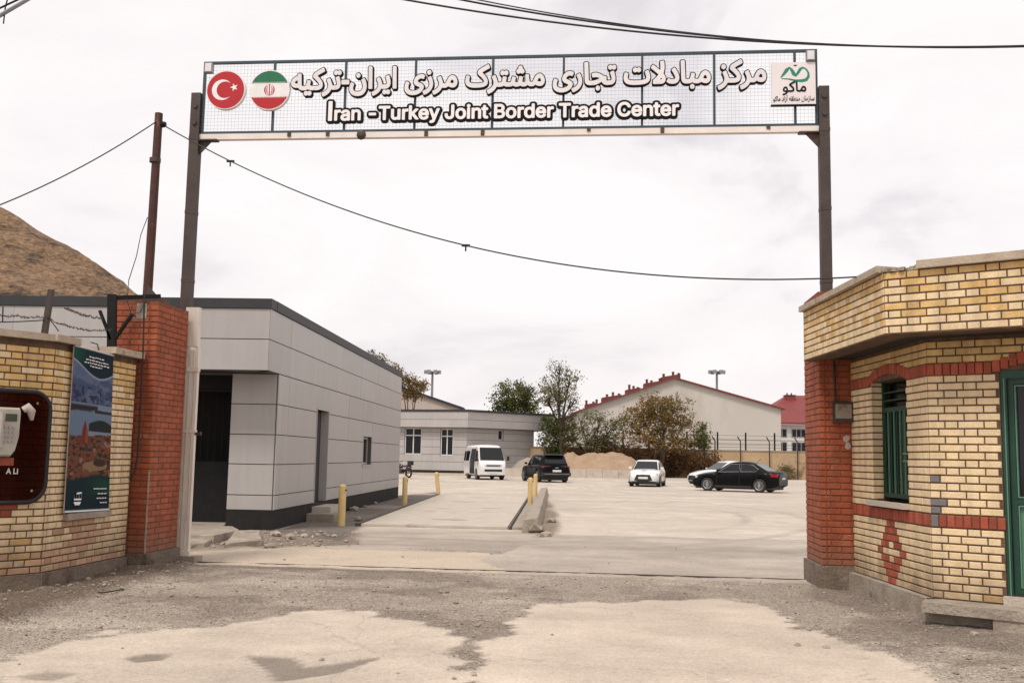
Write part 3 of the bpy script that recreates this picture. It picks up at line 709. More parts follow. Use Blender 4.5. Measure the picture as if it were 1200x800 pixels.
# house with the red hip roof
Yh = 125
hr = thing('house', 'white house with a red roof and two rows of windows, beyond the yard wall', 'building', (36, Yh, 0))
x0, x1 = 31.0, 52.0
MB().box((x0, Yh, 0), (x1, Yh + 12, 6.0)).build('wall', 'white_wall', hr)
MB().prism([(x0 - .7, Yh - .7, 6.0), (x1, Yh - .7, 6.0), (x1 - 4, Yh + 6, 9.7), (x0 + 4.2, Yh + 6, 9.7)], (0, 0, .25)).prism([(x0 - .7, Yh - .7, 5.99), (x0 + 4.2, Yh + 6, 9.69), (x0 - .7, Yh + 12.7, 5.99)], (0, 0, .25)).build('roof', 'red_roof', hr)
v = MB().box((34.9, Yh + 4.6, 8.6), (36.0, Yh + 6, 9.85)).box((34.8, Yh + 4.5, 9.85), (36.1, Yh + 6.1, 9.93)); o = v.build('roof_vent', 'red_roof', hr)
for x in (35.15, 35.7): MB().tube([(x, Yh + 5.3, 9.9), (x, Yh + 5.3, 10.2)], .1, 6).build('stack', 'red_roof', o)
fh = Fr((x0, Yh), (1, 0), (0, -1))
for zz0, zz1 in ((2.3, 3.9), (4.45, 5.5)):
    for k in range(6):
        u = .9 + k * 2.3
        window(hr, fh, u, u + 1.75, zz0, zz1, d=.02, fw=.1, frame='galv', mull=(u + .6, u + 1.15))

# ------------------------------------------------------------------ yard wall, fence, low kerb wall, sand heaps
yw = thing('yard_wall', 'beige rendered boundary wall at the far side of the yard', 'wall', (20, 88, 0))
MB().box((1.5, 88, -.1), (48, 88.25, 2.32)).build('render', 'yard_wall', yw)
MB().box((1.5, 87.95, 2.321), (48, 88.3, 2.42)).build('coping', 'old_concrete', yw)
fn = thing('security_fence', 'barbed wire fence of cranked steel posts along the boundary wall', 'fence', (20, 87.6, 0))
zt = []
for px in (826, 838, 868, 902, 935, 968, 790, 760, 700):
    a = D(px, 560, 87.6); x = a.x
    MB().tube([(x, 87.6, 0), (x, 87.6, 3.15), (x - .28, 87.45, 3.55)], .055, 6).build('post', 'brown_steel', fn)
for h in (2.65, 2.95, 3.3):
    MB().tube([(7, 87.56, h), (50, 87.56, h)], .014, 4).build('wire', 'brown_steel', fn)
fn2 = thing('mesh_fence', 'tall dark steel posts strung with wire behind the boundary wall', 'fence', (20, 90, 0))
for px in (697, 730, 805, 841, 874, 908, 944, 978):
    x = D(px, 540, 90).x; MB().bar((x, 90, 0), (x, 90, 3.98), .12).build('post', 'black_steel', fn2)
for h in (2.9, 3.3, 3.7): MB().tube([(8, 90, h), (46, 90, h)], .012, 4).build('wire', 'black_steel', fn2)
kw = thing('low_wall', 'low pale concrete wall in front of the sand heaps', 'wall', (8, 80, 0))
for i in range(9):
    a = D(592 + i * 19, 556, 80); b_ = D(592 + (i + 1) * 19, 556, 80)
    MB().box((a.x + .01, 80, -.05), (b_.x - .01, 80.3, .62 + .03 * ((i * 7) % 3))).build('concrete_block', 'pale_concrete', kw)
MB().box((-9, 80.1, -.05), (-1, 80.4, .16)).build('kerb', 'pale_concrete', kw)
def heap(label, px, Y, rx, ry, h, seed, base=0.0, name='sand_heap', mat='sand'):
    c = D(px, 555, Y); n = 40; mb = MB(); vs = []
    for i in range(n + 1):
        for j in range(n + 1):
            x = -1 + 2 * i / n; y = -1 + 2 * j / n; r = math.hypot(x, y)
            vs.append((x, y, max(0, 1 - r)))
    a = np.array(vs); hz = h * (1 - (1 - a[:, 2]) ** 1.6) * (.72 + .55 * fbm(a[:, 0] * 2.2 + seed, a[:, 1] * 2.2, 4, seed)) + (fbm(a[:, 0] * 12, a[:, 1] * 12, 3, seed) - .5) * .15 * h
    hz = np.where(a[:, 2] <= 0, -.05, hz)
    mb.v = [(c.x + p[0] * rx, Y + p[1] * ry, z + base) for p, z in zip(a, hz)]
    mb.f = [[i * (n + 1) + j, (i + 1) * (n + 1) + j, (i + 1) * (n + 1) + j + 1, i * (n + 1) + j + 1] for i in range(n) for j in range(n)]; mb.mi = [0] * len(mb.f)
    return tag(mb.build(name, mat, smooth=True, angle=70), label, 'heap', 'heaps of sand behind the low wall')
heap('broad heap of sand behind the low wall, between the black car and the white saloon', 706, 84, 4.6, 3.0, 2.0, 3)
heap('small heap of sand behind the low wall, showing above the black car', 668, 84.5, 2.2, 2.5, 1.75, 9)
heap('grey pile of gravel against the low wall between the minibus and the black car', 620, 83.5, 2.0, 2.4, 1.35, 14, mat='rubble')

# ------------------------------------------------------------------ floodlight masts
def mast(px, Y, top_py, label):
    p = D(px, top_py, Y); r = thing('floodlight_mast', label, 'light mast', (p.x, Y, 0), group='floodlight masts')
    MB().tube([(p.x, Y, 0), (p.x, Y, p.z - .4)], [.28, .16], 10).build('pole', 'galv', r)
    MB().lathe((p.x, Y, p.z - .5), Z, [(.2, 0), (.95, .12), (.95, .22), (.2, .3)], 14).build('head_ring', 'galv', r)
    for k in range(6):
        a = k * math.pi / 3; x = p.x + .98 * math.cos(a); y = Y + .98 * math.sin(a)
        MB().box((x - .26, y - .2, p.z - .62), (x + .26, y + .2, p.z - .1)).build('floodlight', 'galv', r)
mast(507, 150, 433, 'tall grey floodlight mast behind the flat roofed grey building')
mast(840, 150, 433, 'tall grey floodlight mast behind the cream warehouse')

# ------------------------------------------------------------------ trees
def tree(label, px, Y, lobes, leaf, nclump, lsize, trunk_r=.18, group=None, name='tree', spread=1.0, per=11, stems=1, ground_py=None, twigs=40):
    lsize *= .74; per = int(per * 1.7); rnd = random.Random(int(px * 7 + Y)); rg = np.random.default_rng(int(px * 3 + Y))
    base = Vector((D(px, 545, Y).x, Y, -.05))
    r = thing(name, label, 'tree' if name == 'tree' else 'bush', base, group=group)
    sc = Y / FPX; L_ = []
    for (lx, ly, rx, ry) in lobes:
        c = D(lx, ly, Y); c.y += rnd.uniform(-1, 1) * rx * sc * .7; L_.append((c, rx * sc, ry * sc))
    tb = MB(); zmid = min(c.z for c, _, _ in L_)
    fork = []
    for s in range(stems):
        b0 = base + Vector((rnd.uniform(-.5, .5) * (stems > 1), 0, 0)); f0 = b0.lerp(L_[0][0], .42); f0.x += rnd.uniform(-.4, .4); f0.z = max(.6, min(f0.z, zmid * .7))
        tb.tube([b0, b0.lerp(f0, .5) + Vector((rnd.uniform(-.15, .15), 0, 0)), f0], [trunk_r, trunk_r * .85, trunk_r * .7], 8); fork.append(f0)
    for (c, rx, rz) in L_:
        f0 = rnd.choice(fork); mid = f0.lerp(c, .55) + Vector((rnd.uniform(-.3, .3), rnd.uniform(-.3, .3), rnd.uniform(-.1, .4)))
        tb.tube([f0, mid, c + Vector((0, 0, rz * .5))], [trunk_r * .6, trunk_r * .35, trunk_r * .1], 6)
        for k in range(max(3, twigs // len(L_))):
            e_ = c + Vector((rnd.uniform(-1, 1) * rx * .9, rnd.uniform(-1, 1) * rx * .9, rnd.uniform(-.7, 1.0) * rz * .95)); s_ = mid.lerp(c, rnd.uniform(.1, .9))
            tb.tube([s_, s_.lerp(e_, .55) + Vector((0, 0, -.08)), e_], [trunk_r * .16, trunk_r * .1, trunk_r * .04], 4)
    tb.build('trunk', 'bark', r, smooth=True, angle=60)
    wts = np.array([a * a * b for _, a, b in L_]); wts /= wts.sum(); vs = []; fs = []
    for i in range(nclump):
        c, rx, rz = L_[rg.choice(len(L_), p=wts)]
        d = rg.normal(size=3); d /= np.linalg.norm(d); rad = rg.random() ** .40 * (spread + .22 * rg.random())
        cc = np.array([c.x + d[0] * rx * rad, c.y + d[1] * rx * rad, c.z + d[2] * rz * rad])
        cl = lsize * rg.uniform(1.6, 3.4)
        for k in range(per):
            o = cc + rg.normal(size=3) * cl * np.array([.55, .55, .4]); s = lsize * rg.uniform(.45, 1.0)
            a = rg.normal(size=3); a /= np.linalg.norm(a); b_ = np.cross(a, rg.normal(size=3)); b_ /= np.linalg.norm(b_)
            n = len(vs); vs += [o - a * s, o - b_ * s * .42, o + a * s, o + b_ * s * .42]; fs.append((n, n + 1, n + 2, n + 3))
    off = np.array(base); me = bpy.data.meshes.new('crown'); me.from_pydata([tuple(v - off) for v in vs], [], fs); me.materials.append(M(leaf))
    o = bpy.data.objects.new('crown', me); C.objects.link(o); o.parent = r
    return r
TG = 'trees along the far side of the yard'
tree('dense green tree rising above the flat roof of the grey building', 604, 97, [(602, 462, 20, 15), (588, 470, 12, 10), (618, 468, 13, 14), (600, 478, 22, 8), (625, 482, 8, 10)], 'leaf_green', 260, .25, group=TG)
tree('tall thin tree with sparse grey green leaves beside the flat roofed building', 661, 86.5, [(655, 430, 14, 9), (668, 444, 13, 11), (645, 450, 13, 11), (656, 462, 20, 14), (640, 468, 9, 9), (673, 470, 10, 10), (662, 485, 16, 10)], 'leaf_olive', 250, .19, trunk_r=.22, group=TG, per=7, twigs=110)
tree('bushy green tree between the black car and the cream warehouse', 690, 86.6, [(680, 496, 17, 12), (702, 492, 16, 12), (724, 498, 13, 12), (668, 510, 15, 13), (690, 516, 22, 12), (716, 516, 18, 14)], 'leaf_olive', 240, .2, trunk_r=.16, group=TG, stems=2, twigs=80)
tree('shaded green shrub tree crowding the corner of the flat roofed building', 645, 87, [(648, 500, 14, 13), (660, 510, 14, 14), (640, 518, 10, 14), (652, 528, 14, 10)], 'leaf_green', 200, .22, trunk_r=.14, group=TG)
tree('broad autumn tree with golden brown leaves in front of the warehouse gable', 770, 85.8, [(770, 474, 22, 13), (794, 472, 13, 11), (752, 488, 20, 13), (778, 492, 26, 15), (802, 496, 13, 14), (742, 505, 16, 14), (768, 514, 24, 14), (797, 518, 15, 12)], 'leaf_autumn', 430, .21, trunk_r=.2, group=TG, stems=3, twigs=110)
tree('small slender green tree between the autumn tree and the wire fence', 822, 86.2, [(823, 500, 6, 7), (820, 512, 9, 8), (825, 520, 8, 7), (812, 520, 6, 6)], 'leaf_green', 80, .2, trunk_r=.07, group=TG)
tree('yellowing tree behind the far end of the canopied building', 482, 100, [(478, 448, 11, 8), (490, 452, 11, 8), (470, 442, 9, 8), (462, 434, 8, 7), (484, 462, 12, 6)], 'leaf_autumn', 150, .22, trunk_r=.14, group=TG)
tree('thin leafed tree showing just over the dark roof edge', 432, 62, [(436, 416, 9, 5), (446, 424, 8, 5), (426, 425, 9, 6), (440, 432, 12, 6)], 'leaf_olive', 70, .16, trunk_r=.1, group=TG)
BG = 'dry bushes against the boundary wall'
for i, (px, lobes, lf, n, lab) in enumerate((
    (670, [(668, 534, 14, 12), (680, 540, 12, 10)], 'leaf_dry', 120, 'dark dry bush behind the smaller sand heap'),
    (706, [(700, 533, 16, 10), (718, 532, 14, 11)], 'leaf_dry', 160, 'dark dry bush behind the broad sand heap'),
    (742, [(735, 533, 15, 12), (752, 535, 14, 14), (745, 548, 12, 8)], 'leaf_dry', 190, 'brown dry bush behind the white saloon'),
    (785, [(775, 536, 15, 13), (795, 538, 15, 13), (786, 550, 16, 8)], 'leaf_dry', 230, 'brown dry bush below the golden brown autumn tree'),
    (822, [(815, 540, 13, 12), (832, 541, 11, 11), (822, 552, 14, 6)], 'leaf_dry', 200, 'brown creeper bush at the end of the planting, against the beige wall'),
    (905, [(898, 556, 12, 3), (925, 552, 9, 7), (880, 557, 10, 2)], 'leaf_olive', 70, 'low pale weeds at the foot of the beige wall behind the black saloon'))):
    tree(lab, px, 86.9, lobes, lf, n, .17, trunk_r=.05, name='bush', group=BG, stems=3, twigs=30)
# ================================================================== BRICKWORK
CRS = .0757
BMESH = {}
def brick_mesh(Ln, H, mat):
    key = (round(Ln, 3), round(H, 3), mat)
    if key in BMESH: return BMESH[key]
    x, z, c, d = Ln / 2, H / 2, .0045, .035
    vs = [(-x, -d, -z), (x, -d, -z), (x, -d, z), (-x, -d, z), (-x, -c, -z), (x, -c, -z), (x, -c, z), (-x, -c, z),
          (-x + c, 0, -z + c), (x - c, 0, -z + c), (x - c, 0, z - c), (-x + c, 0, z - c)]
    fs = [(11, 10, 9, 8)] + [(a, (a + 1) % 4, 4 + (a + 1) % 4, 4 + a) for a in range(4)] + [(4 + a, 4 + (a + 1) % 4, 8 + (a + 1) % 4, 8 + a) for a in range(4)]
    me = bpy.data.meshes.new('brick'); me.from_pydata(vs, [], fs); me.materials.append(M(mat)); fix_normals(me); BMESH[key] = me
    return me
class Bricks:
    def __init__(s): s.l = []
    def put(s, fr, u, z, Ln, H, mat, d=0.0): s.l.append((fr.p(u, z, d + random.uniform(-.002, .002)), fr.N, Ln, H, mat, random.uniform(-.006, .006)))
    def fill(s, fr, u0, u1, z0, n, fn, crs=CRS, holes=(), ph=0.0, d=0.0, gap=.013, stretcher=False, seq=None):
        seq = seq or ((.245,) if stretcher else (.24, .12))
        per = sum(seq)
        for i in range(n):
            za, zb = z0 + i * crs, z0 + (i + 1) * crs; zc = (za + zb) / 2
            free = [(u0, u1)]
            for (a, b, c, e) in holes:
                if zc > c and zc < e:
                    nf = []
                    for (p, q) in free:
                        if a > p: nf.append((p, min(a, q)))
                        if b < q: nf.append((max(b, p), q))
                    free = [f for f in nf if f[1] - f[0] > .02]
            u = u0 - per + ((i % 2) * per / 2 + ph) % per - per; k = 0
            while u < u1:
                ln = seq[k % len(seq)]; ln2 = ln
                for (p, q) in free:
                    a, b = max(u, p), min(u + ln, q)
                    if b - a > .035:
                        mt = fn((a + b) / 2, zc, i)
                        if mt: s.put(fr, (a + b) / 2, zc, b - a - gap, crs - .015, mt, d)
                u += ln2; k += 1
    def finish(s, root, cap=300):
        off = root_offset(root); sc = []
        for i, (p, n, Ln, H, mt, rr) in enumerate(s.l):
            x, y, w = PX(p); v = (Vector((0, 0, CAMZ)) - p).normalized().dot(n)
            vis = v > .02 and -5 < x < 1205 and -5 < y < 805
            sc.append((-(Ln * H * max(v, .01) / w ** 2) if vis else 1, i))
        sc.sort(); rest = MB(); names = []
        for rank, (q, i) in enumerate(sc):
            p, n, Ln, H, mt, rr = s.l[i]; X = n.cross(Z); ang = math.atan2(X.y, X.x)
            me = brick_mesh(Ln, H, mt)
            if rank < cap and q < 0:
                o = bpy.data.objects.new('brick', me); C.objects.link(o); o.parent = root; o.location = p - off; o.rotation_euler = (0, rr, ang)
            else:
                if mt not in names: names.append(mt)
                rest.cur = names.index(mt); R_ = Matrix.Rotation(ang, 3, 'Z')
                rest.add([R_ @ v.co + p for v in me.vertices], [tuple(f.vertices) for f in me.polygons])
        if rest.v: stuff(rest.build('brickwork', names, root))

# ------------------------------------------------------------------ gatehouse
Bc = Vector((4.151, 10.205, 0))
dRv = Vector((.7896, -.6136, 0)); nRv = Vector((-.6136, -.7896, 0))
gh = thing('gatehouse', 'cream brick gatehouse with red bands, overhanging brick parapet and green door', 'gatehouse', Bc)
GL = Fr(Bc, (0, 1), (-1, 0)); GR = Fr(Bc, dRv, nRv)
Pc = Vector((3.651, 9.96, 0)); PL = Fr(Pc, (0, 1), (-1, 0)); PR = Fr(Pc, dRv, nRv)
WU0, WU1, WZ0, WZ1 = .56, 1.60, 1.085, 2.42
DU0, DU1, DZ0, DZ1 = .67, 1.72, .29, 2.41
bk_ = Bricks()
def diamond(u, z, i):
    r = abs(u - 1.08) / .40 + abs(z - .549) / .345
    if .50 < r < 1.04: return 'red_band'
    return 'cream_brick'
bk_.fill(GL, 0, .66, .208, 9, diamond); bk_.fill(GL, .66, 1.50, .208, 9, diamond, seq=(.12,), ph=.06); bk_.fill(GL, 1.50, 2.3, .208, 9, diamond)
def rlow(u, z, i): return 'yellow_brick' if (i == 0 and u > .45) else 'cream_brick'
bk_.fill(GR, 0, DU0, .208, 9, rlow, ph=.1)
def rmid(u, z, i): return 'grey_paint' if (u < .17 and i in (0, 1)) or (u < .17 and i == 4) else 'cream_brick'
bk_.fill(GL, 0, 2.3, 1.017, 18, lambda u, z, i: 'cream_brick', holes=[(WU0, WU1, WZ0, WZ1)])
bk_.fill(GR, 0, DU0, 1.017, 18, rmid, ph=.1)
ylw = lambda u, z, i: 'yellow_brick'
bk_.fill(GL, 0, 2.3, 2.495, 3, ylw); bk_.fill(GR, 0, 2.6, 2.495, 3, ylw, ph=.1)
bk_.fill(GR, DU1 + .03, 2.6, .208, 9, rlow); bk_.fill(GR, DU1 + .03, 2.6, 1.017, 18, lambda u, z, i: 'cream_brick')
JB = Fr(GL.p(WU1, 0), (1, 0), (0, -1)); [bk_.put(JB, .066, 1.017 + (i + .5) * CRS, .12, CRS - .015, 'cream_brick', .009) for i in range(1, 19)]
# red soldier bands: lower straight, upper arched over window and door
def arch(u, a, b, rise): return rise * max(0, 1 - ((u - (a + b) / 2) / ((b - a) / 2 + .06)) ** 2)
u = .04
while u < 2.28:
    bk_.put(GL, u, .953, .068, .112, 'red_band', .004); bk_.put(GL, u, 2.436 + arch(u, WU0, WU1, .10), .068, .112, 'red_band', .014); u += .0757
u = .04
while u < 2.6:
    if u < DU0 - .02 or u > DU1 + .04: bk_.put(GR, u, .953, .068, .112, 'grey_paint' if u < .1 else 'red_band', .004)
    bk_.put(GR, u, 2.436 + arch(u, DU0, DU1, .12), .068, .112, 'red_band', .014); u += .0757
pyl = lambda u, z, i: 'yellow_brick' if random.random() < (.05 + .10 * i) else 'cream_brick'
bk_.fill(PL, 0.0, 2.78, 2.757, 8, pyl, crs=.0766, ph=.07); bk_.fill(PR, 0, 2.6, 2.757, 8, pyl, crs=.0766, ph=.16)
bk_.finish(gh)
wl = MB()
for r in cut((.0, 2.32, -.1, 2.76), [(WU0, WU1, WZ0, WZ1)]): wl.fbox(GL, r[0], r[1], r[2], r[3], -.28, -.009)
for r in cut((.0, 2.6, -.1, 2.76), [(DU0, DU1, DZ0, DZ1)]): wl.fbox(GR, r[0], r[1], r[2], r[3], -.28, -.0095)
wl.build('wall', 'mortar', gh)
pw = MB().fbox(PL, .0, 2.80, 2.75, 3.372, -.26, -.009).fbox(PR, .0, 2.62, 2.7505, 3.3725, -.26, -.0095); pw.build('parapet', 'mortar', gh)
far_ = PR.p(2.6, 0); farw = GR.p(2.6, 0)
inner = [Pc + Vector((.1, .1, 0)), PL.p(2.78, 0, -.1), Vector((5.2, 12.74, 0)), Vector((6.6, 11.5, 0)), PR.p(2.6, 0, -.1)]
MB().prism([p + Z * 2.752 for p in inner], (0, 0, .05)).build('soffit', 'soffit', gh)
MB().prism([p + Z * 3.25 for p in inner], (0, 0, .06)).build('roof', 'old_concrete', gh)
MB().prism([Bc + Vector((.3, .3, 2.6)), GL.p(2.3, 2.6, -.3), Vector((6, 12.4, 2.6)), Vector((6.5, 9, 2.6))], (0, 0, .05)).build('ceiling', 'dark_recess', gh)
# coping: mitred left run, right run broken away near the corner
cp = MB(); zc0, zc1 = 3.374, 3.44
cp.prism([PL.p(0, zc0, .045) + dRv * -.02, PL.p(2.82, zc0, .045), PL.p(2.82, zc0, -.28), PL.p(.1, zc0, -.28)], (0, 0, zc1 - zc0))
cp.build('coping', 'coping', gh)
cp = MB().fbox(PR, .33, 1.3, zc0, zc1 + .01, -.28, .05).fbox(PR, 1.304, 2.62, zc0, zc1 + .008, -.28, .047); cp.build('coping', 'coping', gh)
ch = MB()
for k in range(46):
    u = random.uniform(-.02, .36); d = random.uniform(-.22, .025); h = random.uniform(.015, .05) * (1.2 if u > .25 else .9)
    c0 = PR.p(u, zc0 - .004, d); s = random.uniform(.018, .05); a = random.uniform(0, 3)
    pts = [c0 + Vector((math.cos(a + t * 1.257) * s * random.uniform(.7, 1.2), math.sin(a + t * 1.257) * s * random.uniform(.7, 1.2), 0)) for t in range(5)]
    ch.prism(pts, (random.uniform(-.01, .01), 0, h))
ch.build('broken_mortar', 'rubble', gh)
# plinth, platform and doorstep
MB().fbox(GL, -.06, 2.32, -.12, .205, -.1, .075).build('plinth', 'old_concrete', gh)
pf = MB().prism([GR.p(-.05, .11, .02), GR.p(.0, .11, .36), GR.p(2.6, .11, .36), GR.p(2.6, .11, .0), GR.p(0, .11, .0)], (0, 0, .095))
pf.fbox(GR, .62, 2.6, -.15, .111, 0, .345).fbox(GR, -.03, .62, -.15, .111, -.1, .17); pf.build('platform', 'old_concrete', gh)
MB().fbox(GR, DU0 - .02, DU1 + .02, .2, .288, -.3, .05).build('doorstep', 'pale_concrete', gh)
# window with green grille
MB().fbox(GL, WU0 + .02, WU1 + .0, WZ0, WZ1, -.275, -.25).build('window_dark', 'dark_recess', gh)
gw = MB(); d0, d1 = -.16, -.125
gw.fbox(GL, WU0, WU0 + .04, WZ0 + .04, WZ1, d0, d1).fbox(GL, WU1 - .05, WU1 - .002, WZ0 + .04, WZ1, d0, d1)
gw.fbox(GL, WU0 + .04, WU1 - .05, WZ0 + .04, WZ0 + .09, d0, d1 - .001).fbox(GL, WU0 + .04, WU1 - .05, 2.08, 2.13, d0, d1 - .001)
gw.fbox(GL, WU0 + .40, WU0 + .44, WZ0 + .09, 2.08, d0, d1 - .002)
win = gw.build('window', 'green_paint', gh)
MB().fbox(GL, WU0 + .04, WU1 - .05, WZ0 + .09, 2.08, d0 - .05, d0 - .045).build('pane', 'window_glass', win)
MB().fbox(GL, WU0 + .04, WU1 - .05, 2.13, 2.4, d0 - .05, d0 - .045).build('pane', 'window_glass', win)
for k in range(4): MB().fbox(GL, WU0 + .06 + k * .095, WU0 + .076 + k * .095, WZ0 + .09, 2.08, d1 - .006, d1 + .010).build('grille_bar', 'green_light' if k % 2 else 'green_paint', win)
for k in range(6): MB().fbox(GL, WU0 + .48 + k * .088, WU0 + .497 + k * .088, WZ0 + .09, 2.08, d1 - .006, d1 + .010).build('grille_bar', 'green_paint' if k % 2 else 'green_light', win)
for zz in (1.52, 1.60): MB().fbox(GL, WU0 + .04, WU0 + .40, zz, zz + .02, d0 + .004, d1 + .018).build('grille_bar', 'green_light', win)
for zz in (2.2, 2.29): MB().fbox(GL, WU0 + .04, WU1 - .05, zz, zz + .014, d0 + .004, d1 + .01).build('grille_bar', 'green_paint', win)
MB().fbox(GL, WU0 - .03, WU1 + .05, 1.03, 1.085, -.2, .07).build('window_sill', 'pale_concrete', gh)
# green door
dm = MB().fbox(GR, DU0 + .004, DU0 + .055, DZ0, DZ1, -.16, -.02).fbox(GR, DU1 - .05, DU1 + .028, DZ0, DZ1, -.16, -.02).fbox(GR, DU0 + .05, DU1 - .05, DZ1 - .08, DZ1 + .02, -.16, -.021)
dm.build('door_frame', 'green_paint', gh)
dl_ = MB(); a, b = DU0 + .06, DU1 - .055
dl_.fbox(GR, a, a + .05, DZ0 + .02, DZ1 - .085, -.13, -.06).fbox(GR, b - .05, b, DZ0 + .02, DZ1 - .085, -.13, -.06)
for zz in (DZ0 + .02, 1.14, DZ1 - .135): dl_.fbox(GR, a + .05, b - .05, zz, zz + .05, -.13, -.061)
dd = dl_.build('door', 'green_paint', gh)
MB().fbox(GR, a + .05, b - .05, DZ0 + .07, 1.14, -.115, -.09).build('door_panel', 'green_light', dd)
MB().fbox(GR, a + .05, b - .05, 1.19, DZ1 - .135, -.115, -.10).build('pane', 'glass_dark', dd)
tr = MB()
for (z0_, z1_) in ((DZ0 + .075, 1.13), (1.2, DZ1 - .145)):
    tr.fbox(GR, a + .056, a + .068, z0_, z1_, -.1, -.055).fbox(GR, b - .068, b - .056, z0_, z1_, -.1, -.055).fbox(GR, a + .068, b - .068, z0_, z0_ + .012, -.1, -.056).fbox(GR, a + .068, b - .068, z1_ - .012, z1_, -.1, -.056)
tr.build('door_trim', 'green_light', dd)
MB().fbox(GR, DU0 + .03, DU0 + .04, DZ0, DZ1 - .08, -.03, -.012).build('door_bead', 'green_light', dd)
MB().fbox(GR, b - .04, b - .01, 1.2, 1.36, -.06, -.04).tube([GR.p(b - .025, 1.3, -.04), GR.p(b - .025, 1.3, .0), GR.p(b - .12, 1.3, .0)], .008, 6).build('handle', 'chrome', dd)

# ------------------------------------------------------------------ red brick pillars
gd = Vector((.995, -.0995, 0)); gn = Vector((.0995, .995, 0))
def pillar(label, corner, w, depth, h, base, flip):
    """corner = front corner beside the gateway; w runs away from the gateway"""
    c = Vector(corner); wd = gd * (1 if not flip else -1)
    r = thing('brick_pillar', label, 'pillar', c, group='red brick gate pillars')
    ff = Fr(c, wd, -gn); fs_ = Fr(c, gn, -wd)
    b = Bricks(); n = int((h - base) / CRS)
    f = lambda u, z, i: 'red_brick'
    b.fill(ff, 0, w, base, n, f, stretcher=True); b.fill(fs_, 0, depth, base, n, f, stretcher=True, ph=.12)
    b.finish(r)
    core = [c + wd * .009 + gn * .009, c + wd * w + gn * .009, c + wd * w + gn * depth, c + wd * .009 + gn * depth]
    MB().prism([p + Z * (base - .02) for p in core], (0, 0, h - base + .02)).build('core', 'red_mortar', r)
    foot = [c - wd * .035 - gn * .035, c + wd * w - gn * .035, c + wd * w + gn * (depth + .03), c - wd * .035 + gn * (depth + .03)]
    MB().prism([p - Z * .1 for p in foot], (0, 0, base + .1)).build('footing', 'dirty_concrete', r)
    return r, ff, fs_
pR, fRf, fRs = pillar('red brick gate pillar joined to the cream gatehouse, with a meter box', (3.77, 12.53, 0), .62, .95, 3.60, .27, False)
pL, fLf, fLs = pillar('red brick gate pillar with a dangling black cable, beside the white gate edge', (-4.60, 13.20, 0), .66, .95, 3.43, .20, True)
MB().fbox(fLf, .16, .30, 3.2, 3.4, .0, .006).build('mortar_patch', 'old_concrete', pL)
MB().fbox(fLf, -.004, .012, .2, 1.25, .0, .012).build('corner_strip', 'old_concrete', pL)
MB().fbox(fRf, .06, .07, .27, 2.74, .0, .012).build('corner_strip', 'red_mortar', pR)
# meter box and scraps of paper on the right pillar
mbx = thing('meter_box', 'small dark electricity box high on the red pillar by the gatehouse', 'box', fRf.p(.22, 2.1, 0))
u0, z0 = fRf.uz(976, 497); u1, z1 = fRf.uz(998, 471)
MB().fbox(fRf, u0, u1, z0 + .02, z1, .0, .07).build('case', 'brown_steel', mbx)
MB().fbox(fRf, u0 + .02, u1 - .02, z0 + .07, z1 - .03, .07, .078).build('cover', 'old_concrete', mbx)
MB().tube([fRf.p(u0 + .03, z1, .03), fRf.p(u0 + .02, z1 + .5, .02)], .012, 6).build('conduit', 'cable', mbx)
for (a_, b_, lab) in (((988, 518), (996, 509), 'torn white paper scrap stuck on the red pillar, below the dark box'), ((990, 527), (997, 518), 'smaller torn white paper scrap stuck on the red pillar under another scrap')):
    ua, za = fRf.uz(*a_); ub, zb = fRf.uz(*b_); n = 9; pts = []
    for k in range(n):
        t_ = 2 * math.pi * k / n; rr = random.uniform(.75, 1.1); pts.append(fRf.p((ua + ub) / 2 + (ub - ua) / 2 * math.cos(t_) * rr, (za + zb) / 2 + (zb - za) / 2 * math.sin(t_) * rr, .004))
    tag(MB().prism(pts, -fRf.N * -.003).build('paper_scrap', 'paper'), lab, 'paper')

# ------------------------------------------------------------------ left boundary wall
Cc = Vector((-5.018, 11.228, 0)); dlv = Vector((.1, .995, 0)); nlv = Vector((.995, -.1, 0)); dfv = Vector((-.6, -.8, 0)); nfv = Vector((.8, -.6, 0))
lwl = thing('brick_wall', 'yellow brick wall with concrete coping, angled in to the red gate pillar', 'wall', Cc)
AL = Fr(Cc, dlv, nlv); FL = Fr(Cc, dfv, nfv)
ZT = 2.665; Z0 = .17; nc = int((ZT - Z0) / CRS)
SU0, SU1, SZ = .42, 1.30, .775
b = Bricks()
def fa(u, z, i):
    if z < .7 and z > .2:
        k = abs(u - .85) / .75 + abs(z - .55) / .75 + .28 * math.sin(u * 23 + i * 2.1)
        if k < .62: return 'pink_brick'
    if z < .42 and random.random() < .45: return 'pink_brick'
    return 'yellow_brick' if z > 2.1 and random.random() < .7 else 'cream_brick'
b.fill(AL, 0, 1.92, Z0, nc, fa, holes=[(SU0, SU1, SZ, 9)])
def ffn(u, z, i):
    if z < .95 and z > .78 and u > .40 - (.95 - z): return 'red_band'
    if z < .36 and random.random() < .4: return 'pink_brick'
    return 'yellow_brick' if random.random() < (.85 if z > 1.9 else .25) else 'cream_brick'
b.fill(FL, 0, 2.4, Z0, nc, ffn, ph=.13); b.finish(lwl)
wl = MB()
for r in cut((0, 1.94, -.1, ZT), [(SU0, SU1, SZ, 9)]): wl.fbox(AL, r[0], r[1], r[2], r[3], -.25, -.009)
wl.fbox(FL, 0, 2.6, -.1, ZT + .001, -.25, -.0095); wl.build('wall_core', 'mortar', lwl)
MB().fbox(AL, -.03, 1.92, -.15, Z0 - .003, -.2, .03).fbox(FL, -.03, 2.6, -.15, Z0 - .002, -.2, .031).build('footing', 'dirty_concrete', lwl)
MB().fbox(FL, .02, 2.6, ZT + .002, ZT + .075, -.3, .07).build('coping', 'coping', lwl)
